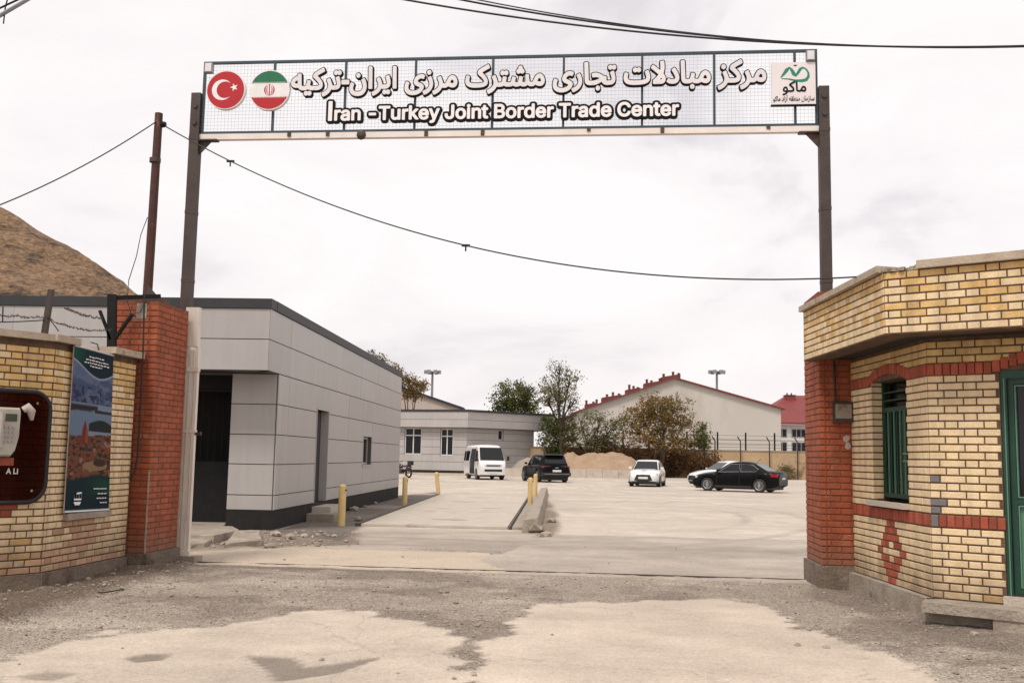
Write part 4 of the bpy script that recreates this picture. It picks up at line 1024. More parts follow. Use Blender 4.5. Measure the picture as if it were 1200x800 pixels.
MB().prism([AL.p(-.09, ZT + .004, .06), AL.p(SU0 - .02, ZT + .004, .07), AL.p(SU0 - .02, ZT + .004, -.3), AL.p(.0, ZT + .004, -.3)], (0, 0, .076)).build('coping', 'coping', lwl)
MB().fbox(AL, SU1 - .1, 1.98, ZT + .002, ZT + .08, -.32, .08).build('coping', 'coping', lwl)
MB().fbox(AL, SU0 - .05, SU1 + .06, SZ - .07, SZ, -.25, .06).build('sill', 'old_concrete', lwl)

# banner hung in the opening: flat print, colours laid on a grid
bn = thing('banner', 'tall tourism banner with lake and church photograph hung on the brick wall', 'banner', AL.p(.85, .78, .05))
TL, TR, BR, BL = [W(x, y, AL.O + AL.N * .055, AL.N) for x, y in ((87.5, 405), (133, 417), (127.5, 597), (75.5, 600))]
nu, nv_ = 110, 400
aa, bb = np.meshgrid(np.linspace(0, 1, nu), np.linspace(0, 1, nv_))
f1_ = fbm(aa * 7, bb * 22, 5, 201); f2_ = fbm(aa * 16, bb * 55, 4, 222); f3_ = fbm(aa * 3, bb * 9, 4, 245)
img = np.zeros(aa.shape + (3,))
def put(mk, c): 
    global img
    mk = np.asarray(mk, float)[..., None]; img = img * (1 - mk) + np.asarray(c) * mk
put(np.ones_like(aa), (.18, .23, .36))
hz_ = .30 + .03 * np.sin(aa * 5)
put(sstep(-.01, .01, bb - (.155 + .05 * f3_)), (.12, .15, .26)); put(sstep(.45, .6, f1_) * (bb < .33), (.22, .25, .36)); put(sstep(.5, .6, f2_) * (bb > .23) * (bb < .34), (.05, .06, .11))
put((bb > .335), (.33, .40, .50)); put(sstep(0, .02, bb - .335) * (1 - sstep(-.012, .012, bb - (.385 - .035 * aa + .02 * f1_))) * (aa < .62), (.04, .035, .045))
put((bb > .37) * (bb < .40) * (aa > .55) * (abs(bb - .385) < .012 + .006 * f1_), (.05, .05, .07))
put((bb > .39), (.26, .33, .45)); put((aa > .42) * sstep(0, .012, bb - (.455 - .03 * np.sin((aa - .4) * 5))) * (bb < .505), (.03, .035, .04))
put((bb > .505) * (aa > .35), (.36, .42, .50))
gl_ = .545 + .03 * (f3_ - .5) - .02 * aa
put(sstep(-.008, .008, bb - gl_), (.20, .125, .09)); put((bb > gl_) * sstep(.46, .58, f2_), (.06, .035, .03)); put((bb > gl_) * sstep(.58, .68, f1_), (.42, .29, .21))
put((bb > gl_) * sstep(.55, .66, fbm(aa * 20, bb * 70, 3, 260)), (.30, .10, .07))
put((abs(aa - .33) < .055 - .05 * np.clip((.50 - bb) / .06, 0, 1)) * (bb > .44) * (bb < .59), (.26, .06, .045))
put((abs(aa - .33) < .16) * (bb > .535) * (bb < .585), (.22, .075, .06)); put((abs(aa - .38) < .03) * (bb > .5) * (bb < .58), (.36, .14, .11))
put((np.hypot((aa - .62) / .3, (bb - .72) / .03) < 1), (.40, .27, .18)); put((np.hypot((aa - .72) / .2, (bb - .70) / .03) < .8), (.07, .05, .035))
tb_ = .795 + .02 * np.sin(aa * 4 + 2)
put(sstep(-.012, .012, bb - tb_), (.012, .035, .045)); put(sstep(0, .05, bb - tb_) * sstep(.3, .9, aa) * (bb < .9), (.015, .085, .06))
tt = .135 + .045 * np.sin((aa - .25) * 4.2) - .02 * (1 - aa)
put(bb < tt, (.013, .03, .045)); put((bb < tt) * sstep(.45, .0, aa), (.02, .10, .075)); put((abs(bb - tt) < .006), (.45, .50, .58))
put((bb < .004), (.6, .6, .58)); put((bb > .988), (.45, .47, .5))
gvs = []
for j in range(nv_):
    v = j / (nv_ - 1); l0 = TL.lerp(BL, v); r0 = TR.lerp(BR, v)
    for i in range(nu): gvs.append(l0.lerp(r0, i / (nu - 1)) + AL.N * (.012 * math.sin(math.pi * i / (nu - 1)) * math.sin(v * 3)))
off = Vector(bn.location); me = bpy.data.meshes.new('print')
me.from_pydata([tuple(p - off) for p in gvs], [], [(j * nu + i, j * nu + i + 1, (j + 1) * nu + i + 1, (j + 1) * nu + i) for j in range(nv_ - 1) for i in range(nu - 1)])
at = me.color_attributes.new('print', 'FLOAT_COLOR', 'POINT'); at.data.foreach_set('color', np.concatenate([np.clip(img.reshape(-1, 3) * .5 + (img.reshape(-1, 3) - img.reshape(-1, 3).mean(1, keepdims=True)) * .15, .004, 1), np.ones((nu * nv_, 1))], 1).astype(np.float32).ravel())
m = bpy.data.materials.new('banner_print'); m.use_nodes = True; p = m.node_tree.nodes['Principled BSDF']; p.inputs['Roughness'].default_value = .7; p.inputs['Specular IOR Level'].default_value = .12
vc = N(m.node_tree, 'ShaderNodeVertexColor', layer_name='print'); m.node_tree.links.new(vc.outputs[0], p.inputs['Base Color']); me.materials.append(m); me.shade_smooth()
o = bpy.data.objects.new('print', me); C.objects.link(o); o.parent = bn
MB().prism([TL - AL.N * .003, TR - AL.N * .003, BR - AL.N * .003, BL - AL.N * .003], -AL.N * .012).build('backing', 'paper', bn)
MB().tube([TL + Z * .006, TR + Z * .006], .012, 6).build('top_rail', 'chrome', bn)
MB().tube([BL, BR], .012, 6).build('bottom_rail', 'chrome', bn)
MB().tube([TL.lerp(TR, .62), TL.lerp(TR, .66) + Z * .1 - AL.N * .05, TL.lerp(TR, .8) + Z * .14 - AL.N * .2], .008, 5).build('hanging_wire', 'cable', bn)
def bpt(a, v, d=.02): return TL.lerp(BL, v).lerp(TR.lerp(BR, v), a) + AL.N * (d)
def strokes(root, pts_list, w, mat, name, d=.02):
    mm_ = MB()
    for (a0, v0, a1, v1) in pts_list:
        p0, p1 = bpt(a0, v0, d), bpt(a1, v1, d); mm_.prism([p0 - Z * w, p1 - Z * w, p1 + Z * w, p0 + Z * w], AL.N * .001)
    return stuff(mm_.build(name, mat, root))
ln = []
for (v, a0, a1) in ((.045, .33, .72), (.066, .25, .83), (.084, .22, .86), (.102, .36, .66)):
    a = a0
    while a < a1:
        w = random.uniform(.03, .075); ln.append((a, v + random.uniform(-.002, .002), min(a + w, a1), v + random.uniform(-.002, .002))); a += w + .018
strokes(bn, ln, .0065, 'letter_grey', 'caption')
ln = []
for (v, a0, a1) in ((.862, .58, .9), (.893, .68, .9), (.922, .66, .9), (.95, .74, .9)):
    a = a0
    while a < a1:
        w = random.uniform(.03, .06); ln.append((a, v, min(a + w, a1), v)); a += w + .016
strokes(bn, ln, .006, 'letter_grey', 'caption')
strokes(bn, [(.15, .925, .31, .925), (.15, .905, .15, .925), (.20, .89, .20, .915), (.25, .885, .26, .925), (.31, .885, .31, .925), (.2, .89, .31, .885), (.15, .945, .30, .945), (.17, .955, .28, .955)], .009, 'letter_white', 'emblem')

# ------------------------------------------------------------------ public phone on its tinted board
ph = thing('phone_board', 'black rimmed dark red tinted phone board on the yellow brick wall', 'phone board', FL.p(.6, .9, 0))
def rrect(u0, u1, z0, z1, r, n=7):
    out_ = []
    for (cx, cz, a0) in ((u1 - r, z1 - r, 0), (u0 + r, z1 - r, 90), (u0 + r, z0 + r, 180), (u1 - r, z0 + r, 270)):
        for k in range(n): t_ = math.radians(a0 + 90 * k / (n - 1)); out_.append((cx + r * math.cos(t_), cz + r * math.sin(t_)))
    return out_
rc = rrect(.045, 1.12, .93, 2.10, .20)
MB().prism([FL.p(u, z, .045) for u, z in rc], FL.N * .006).build('tinted_sheet', 'tinted_acrylic', ph)
pp = [FL.p(u, z, .048) for u, z in rc]; MB().tube(pp + [pp[0], pp[1]], .024, 8, cap=False).build('rim', 'rubber', ph, smooth=True, angle=80)
for (u, z) in ((.2, 1.98), (.2, 1.05), (.98, 1.98), (.98, 1.05)): MB().tube([FL.p(u, z, -.01), FL.p(u, z, .06)], .014, 8).build('bolt', 'chrome', ph)
tp = thing('telephone', 'white plastic wall telephone with keypad and small display, on the dark red board', 'telephone', FL.p(.42, 1.4, .06))
ua, zt_ = FL.uz(25, 478, .1); ub, zb_ = FL.uz(0, 535, .1)
uc = ua + .19; sh = [(-.19, .47), (-.175, .5), (.175, .5), (.19, .47), (.185, .2), (.15, .06), (.10, 0), (-.10, 0), (-.15, .06), (-.185, .2)]
sh = [(a * .95, b * (zt_ - zb_) / .5) for a, b in sh]
tpz = zb_
bd = MB(); f_ = [FL.p(uc + a, tpz + b, .055) for a, b in sh]; g_ = [FL.p(uc + a * .9, tpz + .02 + b * .92, .15) for a, b in sh]; k_ = [FL.p(uc + a, tpz + b, .115) for a, b in sh]
n = len(sh); bd.add(f_ + k_ + g_, [(i, (i + 1) % n, n + (i + 1) % n, n + i) for i in range(n)] + [(n + i, n + (i + 1) % n, 2 * n + (i + 1) % n, 2 * n + i) for i in range(n)] + [list(range(2 * n, 3 * n))])
body = bd.build('body', 'phone_white', tp, smooth=True, angle=25)
hh = zt_ - zb_
MB().fbox(FL, uc - .125, uc - .005, tpz + hh * .72, tpz + hh * .87, .148, .156).build('display', 'lcd', body)
for r_ in range(4):
    for c_ in range(3):
        MB().fbox(FL, uc - .115 + c_ * .042, uc - .085 + c_ * .042, tpz + hh * (.28 + r_ * .095), tpz + hh * (.335 + r_ * .095), .148, .158).build('key', 'phone_grey', body)
MB().prism([FL.p(uc - .02 + .115 * math.cos(t_ * .5236) , tpz + hh * .5 + hh * .42 * math.sin(t_ * .5236), .147) for t_ in range(12)], FL.N * .004).build('face_plate', 'phone_white', body) if False else None
MB().tube([FL.p(uc + .05, tpz + hh * .2, .17), FL.p(uc + .06, tpz + hh * .55, .19), FL.p(uc + .05, tpz + hh * .9, .17)], [.03, .022, .03], 8).build('handset', 'phone_white', tp, smooth=True, angle=60)
hk = MB(); hk.tube([FL.p(ua - .02, zt_ - .02, .1), FL.p(ua - .06, zt_ + .01, .12), FL.p(ua - .1, zt_ - .03, .12), FL.p(ua - .12, zt_ - .12, .1)], [.035, .05, .045, .02], 8)
tag(hk.build('rag', 'paper', smooth=True, angle=70), 'crumpled white rag tucked beside the wall telephone', 'rag')
MB().fbox(FL, uc - .15, uc + .12, tpz - .09, tpz - .01, .05, .1).build('base_box', 'red_band', tp)

FLr = Fr(FL.O, -FL.U, FL.N); ga, gz0 = FLr.uz(7, 555, .053); gb, _ = FLr.uz(21, 555, .053)
text_line(ph, FLr, 'A Li', ga, gb, gz0, .085, [(.02, .0515, .053, 'letter_grey')], name='scrawl')
# ------------------------------------------------------------------ gate posts and overhead sign
GP0 = Vector((-4.6, 14.534, 0)); FG = Fr(GP0, gd, -gn)          # sign plane, s = 0 at its left edge
SW = 8.80; SB, ST = 6.09, 7.185
def post(label, s, top, group='gate sign posts'):
    r = thing('sign_post', label, 'post', FG.p(s, 0, 0), group=group)
    MB().fbox(FG, s - .07, s + .07, -.1, top, -.07, .07).build('shaft', 'brown_steel', r)
    for z in (1.6, 3.9, 4.9, 6.0): MB().fbox(FG, s - .074, s + .074, z, z + .05, -.074, .074).build('weld_band', 'brown_steel', r)
    for z in (6.25, 6.5): MB().lathe(FG.p(s, z, .07), FG.N, [(.035, 0), (.035, .02), (0, .02)], 10).build('bolt', 'brown_steel', r)
    sg = 1 if s < 4 else -1
    MB().prism([FG.p(s + sg * .07, 6.0, .01), FG.p(s + sg * .27, 6.0, .01), FG.p(s + sg * .07, 5.78, .01)], -FG.N * .012).build('gusset', 'brown_steel', r)
    MB().fbox(FG, s + min(sg * .07, sg * .34), s + max(sg * .07, sg * .34), 5.985, 6.005, -.06, .06).build('bracket', 'brown_steel', r)
    MB().fbox(FG, s - .12, s + .12, -.1, .02, -.12, .12).build('base_plate', 'brown_steel', r)
    return r
post('tall dark steel post carrying the sign, beside the white gate edge', -.075, 6.70)
post('tall dark steel post carrying the sign, behind the gatehouse parapet', SW + .075, 6.64)
sg = thing('gate_sign', 'overhead wire mesh sign with Persian and English lettering and two round flags', 'sign', FG.p(SW / 2, SB, 0))
f = MB(); t_ = .036
f.fbox(FG, 0, SW, ST - t_, ST, -.02, .02).fbox(FG, 0, SW, SB, SB + t_, -.02, .02).fbox(FG, 0, t_, SB + t_, ST - t_, -.02, .0199).fbox(FG, SW - t_, SW, SB + t_, ST - t_, -.02, .0199)
f.build('frame', 'teal_frame', sg)
for px in (321.5, 405, 487, 577.5, 660.5, 752.5, 837, 931.5):
    s = FG.uz(px, 100)[0]; MB().fbox(FG, s - .016, s + .016, SB + t_, ST - t_, -.018, .018).build('mullion', 'teal_frame', sg)
w = MB(); s = .09
while s < SW - .04: w.fbox(FG, s - .0011, s + .0011, SB + t_, ST - t_, -.003, .0); s += .052
z = SB + .08
while z < ST - .04: w.fbox(FG, t_, SW - t_, z - .0011, z + .0011, .0003, .003); z += .052
stuff(w.build('wire_mesh', 'wire_steel', sg))
MB().fbox(FG, -.005, SW + .005, SB - .085, SB - .003, -.06, .03).build('beam', 'beam_paint', sg)
MB().lathe(FG.p(FG.uz(424, 158)[0], SB - .045, .03), FG.N, [(.075, -.01), (.06, .03), (.03, .045), (0, .045)], 9).build('beam_lamp', 'brown_steel', sg)
for px in (340, 385, 500, 690, 776, 566, 900): 
    s = FG.uz(px, 152)[0]; MB().fbox(FG, s - .025, s + .025, SB - .04 - .02 * (px % 3), SB + .012, .0, .045).build('clip', 'brown_steel', sg)
for (s0, s1) in ((.045, .16), (SW - .16, SW - .045)):
    o = MB().fbox(FG, s0, s1, ST - .19, ST - .045, .02, .1).build('corner_lamp', 'galv', sg); MB().fbox(FG, s0 + .012, s1 - .012, ST - .178, ST - .057, .1, .106).build('lens', 'letter_grey', o)
# lettering
fa_ = SIGN_FA
sL, zL = FG.uz(343, 104); sR, zR = FG.uz(898, 100)
text_line(sg, FG, fa_, sL, sR, 6.715, .43, [(.074, .02, .07, 'letter_black'), (.034, .07, .082, 'letter_grey')])
sL, zL = FG.uz(384, 144); sR, zR = FG.uz(795, 137)
text_line(sg, FG, SIGN_EN, sL, sR, 6.252, .375, [(.115, .02, .06, 'letter_black'), (.026, .06, .072, 'letter_white')], font=FONT)
# round flags
def disc(c, r, d0, d1, n=40, a0=0, a1=360): return [(c[0] + r * math.cos(math.radians(a0 + (a1 - a0) * k / n)), c[1] + r * math.sin(math.radians(a0 + (a1 - a0) * k / n))) for k in range(n)]
def flat(pts, d0, d1, name, mat, par): return MB().prism([FG.p(a, b_, d0) for a, b_ in pts], FG.N * (d1 - d0)).build(name, mat, par)
tc_ = FG.uz(267, 108); ic = FG.uz(318, 108); r_ = .292
fl = flat(disc(tc_, r_, 0, 0), .02, .085, 'flag_disc', 'flag_white', sg); fl['label'] = 'round red Turkish flag disc with white crescent and star'
flat(disc(tc_, r_ - .014, 0, 0), .084, .088, 'field', 'flag_red', fl)
cx, cz = tc_[0] - .05, tc_[1]; ro_, ri_, dx = .155, .125, .042
al = 180 - math.degrees(math.acos((ro_ ** 2 - ri_ ** 2 - dx ** 2) / (2 * ri_ * dx))) if abs((ro_ ** 2 - ri_ ** 2 - dx ** 2) / (2 * ri_ * dx)) < 1 else 30
th_o = math.degrees(math.acos((ro_ ** 2 + dx ** 2 - ri_ ** 2) / (2 * ro_ * dx))); th_i = math.degrees(math.acos((ro_ ** 2 - ri_ ** 2 - dx ** 2) / (2 * ri_ * dx)))
cr = MB(); n = 36
for k in range(n):
    q4 = []
    for kk in (k, k + 1):
        to = math.radians(th_o + (360 - 2 * th_o) * kk / n); ti = math.radians(th_i + (360 - 2 * th_i) * kk / n)
        q4.append(((cx + ro_ * math.cos(to), cz + ro_ * math.sin(to)), (cx + dx + ri_ * math.cos(ti), cz + ri_ * math.sin(ti))))
    cr.add([FG.p(*q4[0][0], .091), FG.p(*q4[1][0], .091), FG.p(*q4[1][1], .091), FG.p(*q4[0][1], .091)], [(0, 1, 2, 3)])
cr.build('crescent', 'flag_white', fl)
stp = []
for k in range(10):
    rr = .062 if k % 2 == 0 else .025; an = math.radians(180 + 36 * k); stp.append((tc_[0] + .128 + rr * math.cos(an), tc_[1] + .035 + rr * math.sin(an)))
mb = MB(); cc_ = (tc_[0] + .128, tc_[1] + .035)
for k in range(10): mb.add([FG.p(*cc_, .091), FG.p(*stp[k], .091), FG.p(*stp[(k + 1) % 10], .091)], [(0, 1, 2)])
mb.build('star', 'flag_white', fl)
fl = flat(disc(ic, r_ + .008, 0, 0), .02, .085, 'flag_disc', 'flag_white', sg); fl['label'] = 'round green, white and red Iranian flag disc'
def seg(z0, z1, R_):
    pts = []
    zs_ = np.linspace(z0, z1, 12)
    for z in zs_: pts.append((ic[0] + math.sqrt(max(0, R_ * R_ - z * z)), ic[1] + z))
    for z in zs_[::-1]: pts.append((ic[0] - math.sqrt(max(0, R_ * R_ - z * z)), ic[1] + z))
    return pts
flat(seg(.105, .284, .285), .0845, .088, 'green_band', 'flag_green', fl); flat(seg(-.284, -.105, .285), .0845, .088, 'red_band', 'flag_red', fl)
em = MB()
def arc(cx, cz, rx, rz, a0, a1, wd, n=12):
    for k in range(n):
        t0, t1 = math.radians(a0 + (a1 - a0) * k / n), math.radians(a0 + (a1 - a0) * (k + 1) / n)
        w0 = wd * math.sin(math.pi * (k / n * .8 + .1)); w1 = wd * math.sin(math.pi * ((k + 1) / n * .8 + .1))
        em.add([FG.p(cx + rx * math.cos(t0), cz + rz * math.sin(t0), .0875), FG.p(cx + rx * math.cos(t1), cz + rz * math.sin(t1), .0875), FG.p(cx + (rx - w1) * math.cos(t1), cz + (rz - w1 * .3) * math.sin(t1), .0875), FG.p(cx + (rx - w0) * math.cos(t0), cz + (rz - w0 * .3) * math.sin(t0), .0875)], [(0, 1, 2, 3)])
ex, ez = ic
arc(ex, ez, .078, .085, -75, 62, .02); arc(ex, ez, .078, .085, 255, 118, .02); arc(ex, ez, .046, .075, -78, 60, .014); arc(ex, ez, .046, .075, 258, 120, .014)
em.add([FG.p(ex - .009, ez - .085, .0875), FG.p(ex + .009, ez - .085, .0875), FG.p(ex + .006, ez + .07, .0875), FG.p(ex - .006, ez + .07, .0875)], [(0, 1, 2, 3)])
em.add([FG.p(ex - .02, ez + .078, .0875), FG.p(ex, ez + .07, .0875), FG.p(ex + .02, ez + .078, .0875), FG.p(ex, ez + .088, .0875)], [(0, 1, 2, 3)])
em.build('emblem', 'flag_red', fl)
for sgn, mt in ((1, 'flag_white'), (-1, 'flag_white')):
    tk = MB()
    for k in range(22):
        x = -.24 + k * .022; tk.fbox(FG, ex + x, ex + x + .011, ez + sgn * .112 - .004, ez + sgn * .112 + .004, .0878, .0884)
    tk.build('script_edge', mt, fl)
# logo plate
a0, b1 = FG.uz(903, 76); a1, b0 = FG.uz(955, 124); pw_ = a1 - a0; ph_ = b1 - b0
lp = MB().fbox(FG, a0, a1, b0, b1, .02, .07).build('logo_plate', 'logo_plate', sg)
def LP(x, y): return (a0 + pw_ * x, b0 + ph_ * y)
def ribbon(pts, ws, mat, name, d=.0725):
    n = len(pts); mb_ = MB(); P_ = [Vector((*LP(*p), 0)) for p in pts]; vs = []
    for i in range(n):
        t = (P_[min(i + 1, n - 1)] - P_[max(i - 1, 0)]).normalized(); nn_ = Vector((-t.y, t.x, 0)) * ws[i] * pw_
        for q_ in (P_[i] + nn_, P_[i] - nn_): vs.append(FG.p(q_.x, q_.y, d))
    mb_.add(vs, [(2 * i, 2 * i + 1, 2 * i + 3, 2 * i + 2) for i in range(n - 1)]); return mb_.build(name, mat, lp)
ribbon([(.21, .64), (.28, .72), (.35, .82), (.41, .87), (.46, .82), (.51, .72), (.55, .68), (.60, .74), (.66, .84), (.72, .87), (.79, .83), (.84, .74), (.84, .65), (.79, .58), (.70, .555), (.55, .56), (.40, .60), (.22, .615)],
       [.012, .03, .042, .025, .032, .045, .03, .03, .035, .02, .018, .022, .03, .038, .036, .026, .015, .008], 'logo_green', 'logo_mark')
ribbon([(.545, .90), (.545, .955)], [.02, .002], 'logo_green', 'logo_mark', .0728); ribbon([(.50, .925), (.59, .925)], [.008, .008], 'letter_black', 'logo_mark', .0732)
text_line(lp, FG, LOGO_1, LP(.24, 0)[0], LP(.80, 0)[0], LP(0, .30)[1], .21, [(.02, .07, .0725, 'letter_black')])
text_line(lp, FG, LOGO_2, LP(.03, 0)[0], LP(.97, 0)[0], LP(0, .085)[1], .095, [(.012, .07, .0722, 'letter_black')])
MB().fbox(FG, a0 - .01, a1 + .005, b0 - .018, b0 - .001, .02, .075).build('plate_edge', 'letter_black', lp)

# ------------------------------------------------------------------ sliding gate behind the left pillar, rail
FGt = Fr(GP0 + gn * -.26 + gd * .075, gd, -gn)
sl = thing('sliding_gate', 'white painted steel sliding gate pushed back behind the red pillar', 'gate', FGt.p(-1.8, 0, 0))
g = MB()
for (a, b_, z0_, z1_, dd_) in ((.0, .045, .08, 3.5, .03), (.07, .105, .06, 2.9, .035), (.14, .185, .08, 2.95, .032)): g.fbox(FGt, a, b_, z0_, z1_, -.04, dd_)
g.fbox(FGt, -.02, .17, 2.95, 3.5, -.045, .045).fbox(FGt, .0, .2, 2.6, 2.66, -.03, .05).fbox(FGt, .0, .2, 1.75, 1.79, -.03, .04).fbox(FGt, -.01, .2, .05, .14, -.03, .042)
g.build('end_stile', 'white_paint', sl)
g = MB().fbox(FGt, -4.2, -.02, 2.75, 2.85, -.03, .03).fbox(FGt, -4.2, -.02, .12, .24, -.03, .03).fbox(FGt, -4.2, -.02, 1.2, 1.26, -.03, .03); g.build('leaf_rail', 'white_paint', sl)
for k in range(24): MB().fbox(FGt, -4.1 + k * .17, -4.07 + k * .17, .24, 2.75, -.015, .015).build('gate_bar', 'white_paint', sl)
MB().fbox(FGt, .19, .25, 1.72, 1.76, -.01, .02).lathe(FGt.p(.25, 1.74, .0), FGt.U, [(.02, 0), (.028, .02), (.0, .03)], 8).build('latch', 'brown_steel', sl)
MB().lathe(FGt.p(.07, .06, -.05), FGt.N, [(0, 0), (.06, 0), (.06, .05), (0, .05)], 12).build('roller', 'brown_steel', sl)
rl = MB().fbox(FGt, -4.3, 8.55, -.02, .006, -.015, .008); tag(rl.build('gate_rail', 'brown_steel'), 'rusty steel gate track set in the ground across the gateway', 'rail')
MB_ = MB().prism([FGt.p(-.05, -.05, .05), FGt.p(.3, -.05, .1), FGt.p(.34, -.05, -.1), FGt.p(-.05, -.05, -.12)], (0, 0, .13)); tag(MB_.build('stone_block', 'old_concrete'), 'rough concrete stop block at the foot of the white gate', 'block')

# ------------------------------------------------------------------ pole, barbed wire, cables
pt = D(185, 133, 13.5); pb = Vector((pt.x - .0, 13.5, 3.42))
up_ = thing('utility_pole', 'rusty iron pipe pole standing on the red pillar beside the banner wall', 'pole', pb)
MB().tube([pb - Z * .05, pb + Vector((.01, 0, 1.2)), Vector((pt.x + .015, 13.5, pt.z))], [.062, .058, .052], 10).build('pipe', 'rust_pipe', up_, smooth=True)
MB().fbox(fLf, .05, .75, 3.43, 3.50, -.42, -.25).build('base_channel', 'brown_steel', up_)
MB().prism([pb + Vector((-.02, -.06, .0)), pb + Vector((.26, -.06, .0)), pb + Vector((.02, -.06, .26))], (0, .02, 0)).build('base_stay', 'brown_steel', up_)
ins = D(190, 146, 13.5); MB().lathe(ins, (1, 0, 0), [(0, -.05), (.035, -.05), (.045, 0), (.035, .05), (0, .05)], 10).tube([ins, Vector((pt.x, 13.5, ins.z))], .012, 6).build('insulator', 'black_steel', up_)
MB().lathe((pt.x, 13.5, D(183, 188, 13.5).z), Z, [(.05, -.03), (.075, -.03), (.075, .03), (.05, .03)], 10).build('clamp', 'brown_steel', up_)
def sag(a, b, s, n=24): a = Vector(a); b = Vector(b); return [a.lerp(b, k / n) - Z * (4 * s * (k / n) * (1 - k / n)) for k in range(n + 1)]
def cable(label, path, r, name='cable', group=None, n=6): return tag(MB().tube(path, r, n).build(name, 'cable', smooth=True, angle=80), label, 'cable', group)
end = W(1012, 325, (3.66, 10), (-1, 0)); end.z = 3.435
pm = D(560, 291, 12.4); mid = ins.lerp(end, .5); sg_ = mid.z - D(*PX(mid)[:2], 12).z
def through(a, b, px, py):          # sag so that the cable passes the pixel
    best = None
    for s in np.linspace(0, 2, 201):
        pth = sag(a, b, s, 40); e_ = min(abs(PX(p)[1] - py) + abs(PX(p)[0] - px) * .3 for p in pth)
        if best is None or e_ < best[0]: best = (e_, s)
    return sag(a, b, best[1], 40)
thin = through(ins, end, 590, 297)
cable('thin black cable sagging from the rusty pole to the gatehouse parapet', thin, .009)
for px, lab in ((272, 'small black knot on the thin sagging cable near the rusty pole'), (553, 'small black knot at the middle of the thin sagging cable')):
    p_ = min(thin, key=lambda q: abs(PX(q)[0] - px)); tag(MB().tube([p_, p_ - Z * .07], .010, 5).lathe(p_, (1, 0, 0), [(0, -.05), (.016, -.05), (.016, .05), (0, .05)], 6).build('cable_knot', 'cable'), lab, 'cable knot')
lf = D(-60, 262, 12.0); lp_ = sag(lf, Vector((pt.x, 13.45, ins.z + .02)), .12); st_ = (lp_[0] - lp_[1]).normalized(); lp_ = [lp_[0] + st_ * k + Z * (.012 * k * k) for k in (16, 12, 8, 5, 2.5, 1)] + lp_
cable('thin black cable running from the rusty pole out over the hill side', lp_, .009)
a = D(430, -6, 9.0); b_ = D(1240, 53.5, 9.0); dv = (b_ - a)
for k, (dz0, dz1, r_) in enumerate(((0, 0, .009), (.075, .006, .009), (.10, .012, .006))):
    p0 = D(458 if k == 0 else 505 + 20 * k, -3, 9.0) ; p1 = D(1230, 53.0 + k * .6, 9.0); mm_ = p0.lerp(p1, .5)
    ext0 = p0 - (p1 - p0) * 1.2 + Z * 1.3; pts = []
    for s in np.linspace(-1.0, 1.6, 60):
        q_ = p0.lerp(p1, s); bow = -.17 * 4 * s * (1 - s) if 0 <= s <= 1 else .17 * 4 * abs(s * (1 - s)); q_.z += bow; pts.append(q_)
    cable(('lowest', 'middle', 'uppermost')[k] + ' of the three black cables crossing the sky above the sign', pts, r_, name='overhead_cable', group='overhead cables')
q0 = D(-30, 36, 8.0); q1 = D(52, -12, 8.0)
da_ = q1 - q0; fo_ = q0 - da_ * 1.3
br = thing('street_lamp', 'street lamp whose steel arm reaches into the sky above the hill', 'street lamp', (fo_.x, fo_.y, 0))
MB().tube([(fo_.x, fo_.y, -.1), (fo_.x, fo_.y, fo_.z + .15)], [.07, .045], 10).build('pole', 'galv', br)
hd_ = q1 + da_ * 1.2; MB().tube([hd_ - da_.normalized() * .1, hd_ + da_.normalized() * .1, hd_ + da_.normalized() * .45], [.04, .1, .06], 8).build('lamp_head', 'galv', br)
MB().tube([fo_, hd_], .017, 8).build('arm', 'galv', br); MB().tube([Vector((fo_.x, fo_.y, fo_.z + .13)), q0.lerp(q1, .3) + Z * .07, q1 + Z * .02], .008, 6).build('stay', 'black_steel', br)
MB().tube([D(4, 28, 8.0), D(6, 10, 8.0), D(10, -6, 8.0)], .006, 5).build('lead', 'cable', br)
# cable hanging down the pillar
hp = [Vector((pt.x - .04, 13.45, D(178, 255, 13.45).z)), D(170, 262, 13.3), D(165, 275, 13.15), D(160, 300, 13.1), D(151, 328, 13.1), D(149, 352, 13.05), D(154, 368, 13.05), D(164, 366, 13.05), D(169, 355, 13.08), D(169, 345, 13.1)]
cable('black wire looping from the rusty pole over the pillar top', hp, .006)
hp = [D(169, 352, 13.12), D(168, 400, 13.12), D(165, 470, 13.12), D(161, 535, 13.12), D(158, 552, 13.12), D(152, 562, 13.10)]
cable('black cable hanging down the red pillar beside the banner', hp, .011)
# barbed wire brackets on the left wall
b1_ = D(51, 388, 11.3); b2_ = D(59, 339, 11.3)
bp1 = thing('wire_bracket', 'leaning rusty angle iron post on the yellow brick wall coping', 'bracket', b1_)
MB().bar(b1_ - Z * .06, b2_, .055, .012).bar(b1_ - Z * .06 + Vector((.025, .02, 0)), b2_ + Vector((.025, .02, 0)), .012, .05).build('angle_iron', 'brown_steel', bp1)
MB().tube([D(57, 372, 11.3), D(69, 388, 11.3)], .007, 5).build('stay', 'brown_steel', bp1)
Yb = 12.95
bp2 = thing('wire_bracket', 'dark forked iron bracket between the yellow wall and the red pillar', 'bracket', D(131, 402, Yb))
MB().bar(D(131, 408, Yb), D(131.5, 345, Yb), .11, .05).build('upright', 'black_steel', bp2)
MB().bar(D(130, 398, Yb), D(117, 364, Yb), .05, .03).build('fork_arm', 'black_steel', bp2); MB().bar(D(134, 398, Yb), D(155, 368, Yb - .05), .05, .03).build('fork_arm', 'black_steel', bp2)
MB().bar(D(127, 349, Yb), D(188, 347, Yb + .35), .05, .05).build('cross_bar', 'black_steel', bp2)
